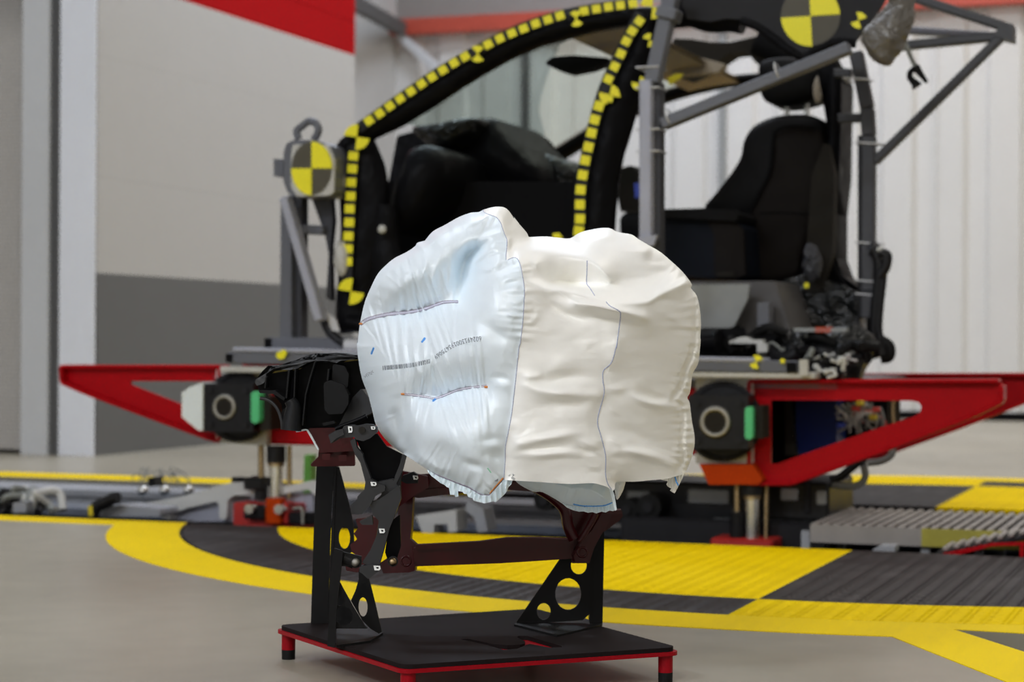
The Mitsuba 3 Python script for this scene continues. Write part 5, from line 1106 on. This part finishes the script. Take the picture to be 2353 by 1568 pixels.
# frilled seam allowance under the front panel
def frill(name, outline, hfn, mat, amp, lam, step=2.2, seed=1, label=None):
    g = Polygon(outline).buffer(0)
    if g.geom_type != 'Polygon': g = max(g.geoms, key=lambda q: q.area)
    def hf(P): P = np.asarray(P); return hfn(P) + amp * np.sin(P[:, 0] * 2 * math.pi / lam + 3 * meshkit.noise(np.column_stack([P / 25, P[:, :1] * 0 + seed]), seed))
    return put(bag + '__' + name, panel_mesh(g, hf, step), mat, True, label=label)
seamT = cKDTree(dens(np.array(o_bot), 1.0)); SB = dens(np.array(o_bot), 1.0)
def h_frill(P): d, k = seamT.query(P); return h_at(SB[k]) + .006 - d * MPP * .25
frill('frill', ZC([(600, 1190), (700, 1250), (880, 1322), (960, 1352), (1060, 1412), (1135, 1416), (1200, 1346), (1262, 1277), (1335, 1288), (1325, 1320), (1300, 1345), (1290, 1375), (1262, 1412), (1230, 1440), (1190, 1476), (1172, 1466), (1150, 1472), (1095, 1484), (1060, 1476), (1000, 1460), (992, 1440), (952, 1428), (945, 1405), (920, 1402), (905, 1385), (868, 1378), (872, 1425), (845, 1430), (838, 1412), (800, 1410), (790, 1352), (770, 1342), (745, 1322), (720, 1312), (680, 1280), (640, 1250), (612, 1216)]), h_frill, 'm_bag_flap', .0032, 12, label='frilled lower edge of the front panel')
# lower lobe hanging behind the hem, and its frill
def lobe(name, outline, h0, bulge, mat, tilt=0.0, label=None):
    g = Polygon(outline).buffer(0); E = cKDTree(dens(outline, 1.0, True))
    def hf(P): d = E.query(P)[0] * MPP; return h0 + tilt * (P[:, 1] - outline[0][1]) * MPP + bulge * np.sqrt(np.clip(d / .05, 0, 1)) + .0016 * np.sin(P[:, 0] / 5.5 + P[:, 1] / 9) * np.clip(d / .01, 0, 1)
    return put(bag + '__' + name, panel_mesh(g, hf, 2.4), mat, True, label=label)
lobe('lower_lobe', sm(ZD([(60, 1180), (90, 1240), (140, 1285), (250, 1340), (330, 1345), (450, 1410), (540, 1460), (700, 1472), (860, 1470), (945, 1440), (940, 1340), (890, 1250), (800, 1170), (400, 1160), (60, 1180)]), 4).tolist()[:-1], .10, .045, 'm_bag_flap', label='blue lower lobe behind the hem')
frill('frill', ZD([(500, 1440), (560, 1462), (700, 1474), (860, 1470), (948, 1438), (975, 1500), (950, 1512), (920, 1506), (885, 1524), (850, 1516), (805, 1532), (770, 1520), (730, 1526), (690, 1514), (650, 1516), (600, 1505), (545, 1480)]), lambda P: .108 + 0 * P[:, 0], 'm_bag_flap', .003, 8, seed=4)
put(bag + '__lobe_seam', tube(bag_pts(dens(sm(ZD([(600, 1450), (700, 1466), (860, 1464), (945, 1436)]), 5), 3), np.full(len(dens(sm(ZD([(600, 1450), (700, 1466), (860, 1464), (945, 1436)]), 5), 3)), .124)), .0010, 6), 'm_ink_blue', 60, label='blue seam of the lower lobe')
frill('hem_strip', ZD([(905, 1280), (950, 1330), (965, 1370), (985, 1500), (968, 1508), (940, 1400), (920, 1330)]), lambda P: .17 + 0 * P[:, 0], 'm_bag_flap', .001, 30, seed=6)
lobe('inner_lobe', sm(ZD([(960, 1240), (1055, 1235), (1052, 1290), (1030, 1350), (985, 1412), (965, 1330), (960, 1240)]), 4).tolist()[:-1], .09, .02, 'm_bag_side')
frill('frill', ZD([(1340, 1225), (1420, 1222), (1500, 1200), (1590, 1150), (1560, 1225), (1530, 1285), (1512, 1320), (1492, 1356), (1470, 1345), (1450, 1330), (1462, 1312), (1430, 1295), (1418, 1275), (1432, 1250), (1390, 1240)]), lambda P: .105 + 0 * P[:, 0], 'm_bag_side', .006, 7, seed=8)
put(bag + '__blue_stitch', tube(bag_pts(dens(ZD([(1495, 1210), (1508, 1250), (1500, 1240), (1525, 1285)]), 2), np.full(len(dens(ZD([(1495, 1210), (1508, 1250), (1500, 1240), (1525, 1285)]), 2)), .118)), .0012, 6), 'm_ink_blue', 60)
# printing on the front panel (upside down, as on the bag)
def print_text(name, txt, p0, p1, height, curve=(), mat='m_ink', gap=None, hscale=1.0):
    """lettering that reads from p0 to p1 (px); curve: points of its base line"""
    m = meshkit.text_mesh(txt, 10.0, .4)
    v = np.array(m.vertices); w = v[:, 0].max()
    C = np.array(sm(curve, 8)) if len(curve) else np.array([p0, p1], float)
    C = dens(C, .5); s = np.concatenate([[0], np.cumsum(np.linalg.norm(np.diff(C, axis=0), axis=1))])
    t = v[:, 0] / w * s[-1]
    bx_ = np.interp(t, s, C[:, 0]); by_ = np.interp(t, s, C[:, 1])
    tg = np.gradient(C, axis=0); tg /= np.linalg.norm(tg, axis=1, keepdims=True)
    tx, ty = np.interp(t, s, tg[:, 0]), np.interp(t, s, tg[:, 1])
    hh = np.interp(t, s, np.linspace(height[0], height[1], len(s))) * v[:, 1] / 10.0
    P = np.column_stack([bx_ + ty * hh, by_ - tx * hh])
    V = bag_pts(P, h_at(P) + .0006 + np.where(v[:, 2] > .2, .0004, 0))
    return put(bag + '__' + name, trimesh.Trimesh(V, m.faces, process=False), mat, label=None)
print_text('printed_number', '602491300193475069', None, None, (11.5, 8.5), ZC([(1068, 48), (980, 58), (900, 78), (820, 110), (740, 160), (660, 222)]))
labels[bag + '__printed_number'] = {'label': 'grey printed serial number, upside down'}
print_text('printed_mark', '>PA66<', None, None, (9.0, 7.5), ZC([(136, 338), (100, 356), (58, 392)]))
r_ = np.random.RandomState(4); bars = []; x = 0.0
C = dens(sm(ZC([(222, 322), (330, 312), (460, 298), (540, 282), (628, 262)]), 6), .5); s_ = np.concatenate([[0], np.cumsum(np.linalg.norm(np.diff(C, axis=0), axis=1))])
while x < s_[-1] - 1.5:
    w = r_.choice([1.1, 1.1, 1.8, 2.8]); q = []
    for t in (x, x + w):
        cx, cy = np.interp(t, s_, C[:, 0]), np.interp(t, s_, C[:, 1]); q += [(cx - .4, cy - 4.8), (cx + .6, cy + 5.0)]
    bars.append(trimesh.Trimesh(on_bag(q, .0007), [[0, 2, 3], [0, 3, 1]], process=False)); x += w + r_.choice([1.0, 1.4, 2.0])
put(bag + '__barcode', cat(*bars), 'm_ink', label='faint grey printed bar code')
def dab(pts, r, mat): put(bag + '__ink_dab', tube(on_bag(dens(pts, 1.5), .0002), r, 8, ry=np.full(len(dens(pts, 1.5)), .0006), ref=FWD), mat, 60)
dab(ZC([(128, 205), (150, 150)]), .0026, 'm_ink_blue'); dab(ZC([(560, 105), (590, 65)]), .0026, 'm_ink_blue'); dab(ZC([(655, 610), (678, 590)]), .0026, 'm_ink_blue'); dab(ZC([(1120, 1180), (1140, 1205), (1150, 1220)]), .0010, 'm_ink_green')
for pts in (ZC([(1185, 1290), (1210, 1275), (1205, 1292), (1185, 1290)]),): put(bag + '__ink_mark', tube(on_bag(dens(pts, 1.5), .0006), .0006, 5), 'm_ink', 60)
for txt, a, b, h in (('Y', (1322, 1243), (1308, 1230), 5), ('A', (1356, 1238), (1338, 1228), 5), ('8R', (1362, 1275), (1334, 1250), 5)):
    P0, P1 = ZC([a, b]); print_text('printed_letter', txt, None, None, (h, h), [P0, P1])

# ------------------------------------------------------------------ display stand
HP_ = 0.06
def gp(px, py): return at_z(px, py, HP_)
cL, cF, cR, cB = gp(632, 1436), gp(925, 1530), gp(1565, 1488), gp(1232, 1398)
e1 = unit(cR - cF); e2 = unit(cL - cF)
stand = thing('display_stand', 'black display stand on a square plate with a red underside and red legs', 'stand')
def plate_poly(grow, r): return Polygon([p[:2] for p in (cL, cF, cR, cB)]).buffer(grow).buffer(-r).buffer(r, quad_segs=8)
cut = Polygon([gp(*p)[:2] for p in Z3([(1075, 1010), (1120, 1008), (1250, 1036), (1330, 1043), (1400, 1040), (1425, 1034), (1427, 1022), (1385, 1000), (1392, 993), (1440, 993), (1625, 1048), (1628, 1054), (1560, 1056), (1450, 1036), (1432, 1042), (1385, 1062), (1310, 1068), (1215, 1040)])]).buffer(0)
put(stand + '__top_plate', flat_z(plate_poly(-.004, .02).difference(cut), HP_ - .007, HP_), 'm_plate_black', label='black top plate with a cut-out emblem')
put(stand + '__under_plate', flat_z(plate_poly(.001, .02), HP_ - .0135, HP_ - .0072), 'm_plate_red', label='red underplate')
for c, d in ((cL, e1 - e2), (cF, e1 + e2), (cR, e2 - e1), (cB, -e1 - e2)):
    q = c + d * .018; kx = put(stand + '__leg', cyl([q[0], q[1], .017], [q[0], q[1], HP_ - .014], .0122, 24), 'm_plate_red', 40, label='round red leg')
    put(kx + '__rubber_foot', cyl([q[0], q[1], .0], [q[0], q[1], .017], .0118, 24, .0122), 'm_rubber', 40)
cen = (cL + cR) / 2; put(stand + '__underside_block', box([cen[0], cen[1], HP_ - .028], [.05, .05, .028], math.atan2(e1[1], e1[0]), .003), 'm_stand_black')
# uprights. planes: n1 looks along e2 (faces the front right edge), n2 along e1
def up(px, py): return gp(px, py)
def vplane(px, py, n): return up(px, py), unit(n)
# rear left post: an angle section with a gusset
p0 = gp(733, 1434)
put(stand + '__post', prism(Z2([(346, 600), (428, 600), (412, 900), (398, 1346), (318, 1350), (332, 900)]), p0, -FWD * -1, .006, soft=.0008), 'm_stand_black')
put(stand + '__post_flange', prism(Z2([(428, 600), (440, 602), (412, 1344), (398, 1346)]), p0 - FWD * .0, FWD, .045), 'm_stand_black')
put(stand + '__gusset', prism(Z2([(430, 604), (452, 606), (505, 800), (520, 880), (525, 1000), (470, 1040), (415, 1040)]), p0 + FWD * .002, FWD, .005, (Z2(ellipse(477, 942, 27, 52)),), soft=.0008), 'm_stand_black')
# front left bracket: upright flange and two perforated gussets
p1 = gp(770, 1487)
put(stand + '__bracket', prism(Z2([(428, 990), (470, 1003), (462, 1100), (452, 1180), (440, 1300), (432, 1463), (396, 1455), (405, 1300), (412, 1120)]), p1, FWD, .005, soft=.0008), 'm_stand_black')
put(stand + '__bracket', prism(Z2([(462, 1006), (560, 1030), (545, 1080), (462, 1075)]), p1 + FWD * .01, FWD, .006, soft=.001), 'm_stand_black')
put(stand + '__gusset', prism(Z2([(455, 1150), (470, 1180), (520, 1270), (575, 1360), (590, 1372), (435, 1372), (440, 1250)]), p1 + FWD * .012, FWD, .005, (Z2(ellipse(474, 1313, 42, 45)), Z2(ellipse(455, 1240, 20, 24))), soft=.0008), 'm_stand_black')
put(stand + '__gusset', prism(Z2([(545, 1090), (582, 1100), (600, 1160), (625, 1260), (654, 1388), (640, 1396), (600, 1372), (560, 1330), (508, 1240), (530, 1190), (545, 1140)]), p1 + FWD * .10, FWD, .006, (Z2(ellipse(565, 1270, 22, 46)),), soft=.0008), 'm_stand_black')
put(stand + '__bracket_foot', prism(Z2([(440, 1360), (590, 1352), (655, 1392), (660, 1402), (600, 1440), (440, 1462)]), gp(800, 1480), np.array([0, 0, -1.0]), -.004), 'm_stand_black')
put(stand + '__bracket_web', prism(Z2([(440, 1200), (455, 1180), (520, 1290), (560, 1372), (435, 1372)]), p1 + FWD * .05, FWD, .004), 'm_stand_black')
put(stand + '__plate_bolt', cyl(gp(863, 1446), gp(863, 1446) + [0, 0, .006], .006, 6), 'm_steel'); 
# rear right post and gusset
p2 = gp(1375, 1436)
put(stand + '__post', prism(Z3([(1790, 430), (1856, 430), (1846, 930), (1786, 925)]), p2, FWD, .006, soft=.0008), 'm_stand_black')
put(stand + '__post_flange', prism(Z3([(1770, 470), (1792, 470), (1788, 925), (1776, 920)]), p2 - FWD * .002, FWD, .05), 'm_stand_black')
put(stand + '__gusset', prism(Z3([(1368, 937), (1612, 582), (1690, 560), (1785, 560), (1778, 872), (1740, 908), (1560, 920)]), p2 - FWD * .006, FWD, .006, (Z3(ellipse(1660, 767, 70, 86)), Z3(ellipse(1528, 861, 37, 45)), Z3(ellipse(1718, 612, 43, 49))), soft=.0008), 'm_stand_black')
put(stand + '__gusset_foot', prism(Z3([(1368, 940), (1390, 928), (1745, 906), (1800, 925), (1845, 928), (1845, 940), (1600, 1000)]), gp(1290, 1440), np.array([0, 0, -1.0]), -.0035), 'm_stand_black')
# ------------------------------------------------------------------ maroon cross member on the stand
cm = thing('cross_member', 'glossy dark maroon pressed steel cross member bolted to the stand', 'cross member')
DB = 3.60                                           # camera distance of the lower beam
pB = CAM + FWD * DB; nB = unit(FWD - .10 * RGT)
put(cm + '__lower_beam', prism(Z3([(820, 520), (900, 516), (1200, 512), (1690, 492), (1690, 575), (1300, 600), (832, 617)]), pB, nB, .05, soft=.003), 'm_maroon')
put(cm + '__beam_lip', prism(Z3([(838, 500), (1000, 492), (1180, 482), (1330, 462), (1500, 462), (1690, 472), (1690, 500), (1200, 518), (836, 526)]), pB - FWD * .006, nB, .008, soft=.001), 'm_maroon')
put(cm + '__beam_floor', prism(Z3([(838, 497), (1000, 489), (1180, 479), (1330, 459), (1500, 459), (1690, 466), (1690, 474), (838, 512)]), pB + FWD * .05, nB, .006), 'm_maroon')
put(cm + '__left_upright', prism(Z3([(745, 250), (800, 180), (822, 240), (812, 420), (806, 470), (840, 500), (832, 640), (800, 650), (660, 655), (640, 600), (700, 560), (735, 420)]), pB - FWD * .03, unit(FWD + .25 * RGT), .012, soft=.002), 'm_maroon')
put(cm + '__left_web', prism(Z3([(510, 360), (640, 350), (620, 470), (590, 560), (560, 640), (520, 650), (460, 640), (455, 610), (520, 560), (490, 540), (480, 500), (520, 470), (500, 440), (525, 410)]), pB - FWD * .06, unit(FWD + .2 * RGT), .01, soft=.002), 'm_maroon')
put(cm + '__left_web', prism(Z3([(750, 100), (900, 130), (905, 190), (820, 240), (740, 300)]), pB - FWD * .02, FWD, .02, soft=.002), 'm_maroon')
put(cm + '__upper_beam', prism(Z3([(815, 240), (840, 205), (1000, 190), (1300, 160), (1500, 170), (1560, 215), (1500, 215), (1300, 200), (1040, 225), (850, 248)]), pB + FWD * .02, FWD, .035, soft=.002), 'm_maroon')
put(cm + '__upper_beam', prism(Z3([(760, 130), (1000, 110), (1400, 110), (1500, 140), (1500, 190), (1300, 170), (1000, 190), (760, 210)]), pB + FWD * .03, FWD, .02, soft=.002), 'm_maroon')
# right yoke
put(cm + '__right_yoke', prism(Z3([(1450, 160), (1520, 190), (1600, 250), (1700, 270), (1830, 300), (1905, 318), (1880, 370), (1800, 520), (1775, 600), (1680, 600), (1672, 520), (1690, 478), (1660, 400), (1640, 320), (1580, 260)]), pB - FWD * .0, unit(FWD - .15 * RGT), .006, soft=.002), 'm_maroon')
def stripe(pts, w, d, off, name, key=cm): # raised rib along a curve facing the camera
    P = [at_plane(x, y, pB + FWD * off, FWD) for x, y in smooth_path(pts, 4)]
    return put(key + '__' + name, tube(P, w, 10, ry=np.full(len(P), d), ref=FWD), 'm_maroon', 50)
stripe(Z3([(1480, 185), (1570, 240), (1640, 310), (1660, 400), (1692, 470)]), .010, .014, -.012, 'yoke_rib')
put(cm + '__yoke_arm', prism(Z3([(1850, 318), (1905, 316), (1870, 400), (1790, 520), (1772, 585), (1700, 600), (1690, 560), (1735, 480), (1790, 420)]), pB - FWD * .03, unit(FWD - .2 * RGT), .025, soft=.003), 'm_maroon')
put(cm + '__yoke_arm', prism(Z3([(1880, 322), (1950, 314), (1956, 345), (1935, 372), (1800, 470), (1845, 390)]), pB - FWD * .015, unit(FWD - .4 * RGT), .02, soft=.002), 'm_maroon')
put(cm + '__yoke_lip', prism(Z3([(1870, 318), (1948, 312), (1956, 330), (1890, 336), (1868, 330)]), pB - FWD * .02, FWD, .03, soft=.001), 'm_maroon')
stripe(Z3([(1810, 330), (1790, 370), (1735, 460), (1715, 480)]), .006, .008, -.016, 'yoke_rib')
c = at_plane(*Z3([(1737, 540)])[0], pB - FWD * .032, FWD); put(cm + '__pressed_dimple', tube(ring_pts(c, RGT, UPV, .0085, .0085, 18), .002, 6, True), 'm_maroon', 60)
c = at_plane(*Z3([(783, 588)])[0], pB - FWD * .032, FWD); put(cm + '__pressed_dimple', tube(ring_pts(c, RGT, UPV, .0085, .0085, 18), .002, 6, True), 'm_maroon', 60)
# upper left box section under the dashboard cut
pU = CAM + FWD * 3.50
put(cm + '__left_box', prism(Z8([(520, 778), (560, 765), (860, 760), (1010, 830), (1025, 960), (715, 975), (722, 940), (690, 880), (630, 775)]), pU, FWD, .012, soft=.002), 'm_maroon')
put(cm + '__left_box', prism(Z8([(725, 955), (1025, 955), (1030, 1088), (660, 1092), (645, 1078), (715, 1010), (715, 970)]), pU - FWD * .012, unit(FWD + .12 * UPV), .012, soft=.002), 'm_maroon')
put(cm + '__left_box_lip', prism(Z8([(520, 785), (600, 770), (625, 775), (655, 820), (715, 935), (716, 950), (705, 945), (640, 830), (612, 782), (525, 800)]), pU - FWD * .004, FWD, .004), 'm_bag_flap', label='bare bright cut edge')
for cx, cy in ((780, 1010), (920, 1020)): put(cm + '__embossed_panel', prism(Z8([(cx - 35, cy - 25), (cx + 35, cy - 28), (cx + 38, cy + 25), (cx - 30, cy + 28)]), pU - FWD * .016, FWD, .003, soft=.001), 'm_maroon')
# ------------------------------------------------------------------ cut dashboard section
ds = thing('dashboard_section', 'sawn-off black plastic dashboard end with ribs beside the airbag', 'dashboard')
pD = CAM + FWD * 3.47
skin = Z8([(185, 345), (240, 270), (285, 228), (370, 225), (450, 200), (520, 178), (600, 145), (690, 120), (780, 118), (870, 118), (960, 125), (1050, 135), (1200, 140), (1200, 175), (1040, 172), (910, 180), (870, 205), (800, 190), (760, 205), (690, 180), (620, 205), (540, 250), (470, 262), (400, 262), (300, 275), (265, 300), (270, 350), (240, 380), (185, 400), (172, 370)])
put(ds + '__skin', lumpy(prism(skin, pD - FWD * .01, unit(FWD + .12 * RGT), .30, soft=.001), .002, 60, 3), 'm_dash_skin', 40, label='rough-cut grey padded skin')
put(ds + '__shell', prism(Z8([(195, 400), (270, 300), (480, 268), (560, 255), (690, 190), (900, 200), (1060, 180), (1180, 420), (1240, 700), (1180, 760), (860, 770), (600, 790), (420, 780), (400, 560), (330, 470), (210, 455)]), pD + FWD * .06, FWD, .02, soft=.001), 'm_dash_gloss')
def dpoly(name, pts, off, t, mat='m_dash_plastic', **kw): return put(ds + '__' + name, prism(Z8(pts), pD + FWD * off, FWD, t, soft=.0008), mat, **kw)
for pts, off in (([(455, 265), (470, 262), (445, 510), (432, 505)], .0), ([(510, 255), (522, 252), (512, 520), (500, 520)], .005), ([(680, 190), (692, 188), (650, 330), (610, 480), (585, 740), (572, 740), (600, 470), (640, 320)], -.002), ([(795, 255), (808, 255), (800, 360), (786, 350)], .0), ([(265, 300), (272, 300), (262, 420), (250, 420)], .0), ([(330, 470), (345, 465), (430, 510), (420, 530)], 0)):
    dpoly('rib', pts, off, .05)
dpoly('shelf', [(200, 440), (340, 440), (430, 505), (420, 525), (330, 470), (215, 462)], -.005, .07)
put(ds + '__duct_edge', tube([at_plane(x, y, pD, FWD) for x, y in smooth_path(Z8([(215, 505), (280, 520), (335, 560), (375, 620), (400, 700), (405, 750)]), 4)], .003, 8), 'm_bracket', 60)
dm = tube([at_plane(x, y, pD - FWD * .0, FWD) for x, y in smooth_path(Z8([(470, 520), (500, 580), (490, 680), (480, 780)]), 4)], np.linspace(.010, .018, 13), 14)
put(ds + '__duct', dm, 'm_dash_plastic', 50, label='curved air duct end')
put(ds + '__duct', prism(Z8([(400, 620), (440, 580), (500, 540), (545, 620), (565, 700), (540, 790), (430, 775), (395, 700)]), pD + FWD * .012, FWD, .02, soft=.003), 'm_dash_plastic')
put(ds + '__motor_box', lumpy(prism(Z8([(760, 370), (820, 350), (930, 390), (975, 480), (970, 560), (920, 640), (800, 645), (765, 600)]), pD + FWD * .0, FWD, .05, soft=.006), .001, 40, 3), 'm_dash_plastic', 40)
put(ds + '__motor_box', prism(Z8([(840, 210), (940, 230), (975, 300), (965, 430), (900, 390), (830, 350)]), pD + FWD * .02, FWD, .04, soft=.004), 'm_dash_plastic')
dpoly('hanger', [(745, 720), (850, 700), (860, 720), (760, 745)], -.01, .02)
put(ds + '__side_cheek', prism(Z8([(1085, 420), (1140, 490), (1180, 630), (1100, 670), (870, 770), (900, 720), (960, 600), (1010, 500)]), pD - FWD * .05, unit(FWD + .3 * RGT), .02, soft=.003), 'm_bracket', label='smooth dark side cheek')
put(ds + '__side_edge', tube([at_plane(x, y, pD - FWD * .06, FWD) for x, y in smooth_path(Z8([(860, 770), (930, 740), (1040, 700), (1130, 660)]), 4)], .004, 8), 'm_dash_gloss', 60)
# ------------------------------------------------------------------ plastic carrier frame with white clips
cf = thing('carrier_frame', 'black plastic carrier frame with small white clips between dashboard and stand', 'bracket')
pC = CAM + FWD * 3.38
def fpoly(name, pts, off, t, mat='m_bracket', Zf=Z8, soft=.001): return put(cf + '__' + name, prism(Zf(pts), pC + FWD * off, FWD, t, soft=soft), mat)
fpoly('top_bar', [(800, 820), (850, 790), (920, 770), (935, 745), (1010, 735), (1040, 745), (1120, 728), (1180, 735), (1215, 760), (1220, 800), (1160, 850), (1100, 875), (1040, 862), (1020, 840), (960, 845), (900, 850), (830, 895)], 0, .03, soft=.0015)
fpoly('top_tab', [(800, 820), (860, 795), (925, 770), (935, 820), (870, 850), (820, 895)], -.012, .012)
fpoly('strut', [(985, 870), (1030, 850), (1045, 930), (1095, 985), (1100, 1020), (1165, 1190), (1170, 1240), (1120, 1230), (1075, 1060), (1030, 990)], 0, .025, soft=.0012)
fpoly('strut', [(1440, 990), (1470, 1000), (1440, 1120), (1385, 1240), (1350, 1260), (1370, 1180), (1410, 1080)], .01, .02)
fpoly('back_wall', [(1040, 860), (1220, 810), (1300, 920), (1440, 990), (1400, 1150), (1340, 1240), (1170, 1240), (1100, 1000)], .05, .01, 'm_dash_gloss')
fpoly('knee', [(1160, 1200), (1230, 1240), (1290, 1260), (1285, 1300), (1200, 1350), (1150, 1440), (1090, 1500), (1040, 1505), (1012, 1460), (1050, 1390), (1050, 1350), (1110, 1290), (1120, 1220)], -.012, .03, soft=.003)
fpoly('knee', [(1210, 1230), (1350, 1200), (1400, 1260), (1400, 1340), (1360, 1440), (1300, 1500), (1200, 1480), (1190, 1400), (1260, 1330)], .01, .03, soft=.003)
fpoly('lower_strut', [(600, 775), (640, 760), (740, 690), (745, 760), (710, 850), (690, 900), (660, 1010), (640, 1080), (600, 1075), (560, 1060), (600, 1000), (630, 930), (640, 860), (610, 830)], -.005, .03, 'm_bracket', Z2, .0025)
fpoly('lower_strut', [(745, 660), (765, 560), (745, 550), (735, 650), (700, 760), (700, 830), (740, 760)], .012, .02, 'm_dash_plastic', Z2, .001)
fpoly('lower_tab', [(548, 1080), (610, 1068), (648, 1075), (640, 1100), (590, 1138), (560, 1110), (548, 1105)], -.02, .03, 'm_bracket', Z2, .0025)
fpoly('side_tab', [(548, 865), (608, 835), (612, 880), (560, 880)], -.01, .02, 'm_bracket', Z2)
fpoly('rear_web', [(690, 870), (740, 830), (745, 980), (720, 1060), (690, 1070), (670, 1010)], .03, .01, 'm_dash_gloss', Z2)
fpoly('hinge', [(505, 790), (535, 760), (560, 770), (540, 830), (512, 830)], .0, .02, 'm_bracket', Z2)
fpoly('right_tab', [(1440, 1170), (1530, 1140), (1568, 1165), (1568, 1235), (1470, 1240), (1420, 1215)], .06, .02, 'm_dash_plastic', Z8)
for Zf, x, y, w, h, off in ((Z8, 988, 775, 20, 28, -.004), (Z8, 1184, 762, 20, 14, -.004), (Z8, 1188, 1242, 27, 17, -.016), (Z8, 1548, 1188, 24, 18, .055), (Z2, 655, 909, 15, 11, -.01), (Z2, 632, 1085, 17, 11, -.024)):
    hole = Zf([(x - w * .35, y - h * .45), (x + w * .45, y - h * .45), (x + w * .45, y + h * .4), (x - w * .1, y + h * .35)])
    put(cf + '__white_clip', prism(Zf([(x - w, y - h), (x + w * .8, y - h * .9), (x + w, y + h * .4), (x + w * .6, y + h), (x - w * .7, y + h)]), pC + FWD * off, FWD, .004, (hole,)), 'm_clip', label='small white clip')
for x, y, r in ((1088, 780, 30),): fpoly('latch', ellipse(x, y, r, r * .9, 14), -.006, .02, 'm_trim_brown')
def bolt(name, Zf, x, y, r, off, mat):
    c = at_plane(*Zf([(x, y)])[0], pC + FWD * off, FWD); put(cf + '__' + name, blob(c, [r, r, r], .03, 3, 3), mat, True); put(cf + '__washer', cyl(c + FWD * .004, c + FWD * .008, r * 1.35, 20), 'm_black_part', 40)
bolt('ball_bolt', Z2, 530, 1058, .0075, -.01, 'm_steel'); bolt('brass_bolt', Z2, 706, 1055, .0065, -.01, 'm_bronze')
put(cf + '__bolt_arm', cyl(at_plane(*Z2([(475, 1040)])[0], pC + FWD * .0, FWD), at_plane(*Z2([(525, 1058)])[0], pC, FWD), .011, 14), 'm_stand_black', 40)
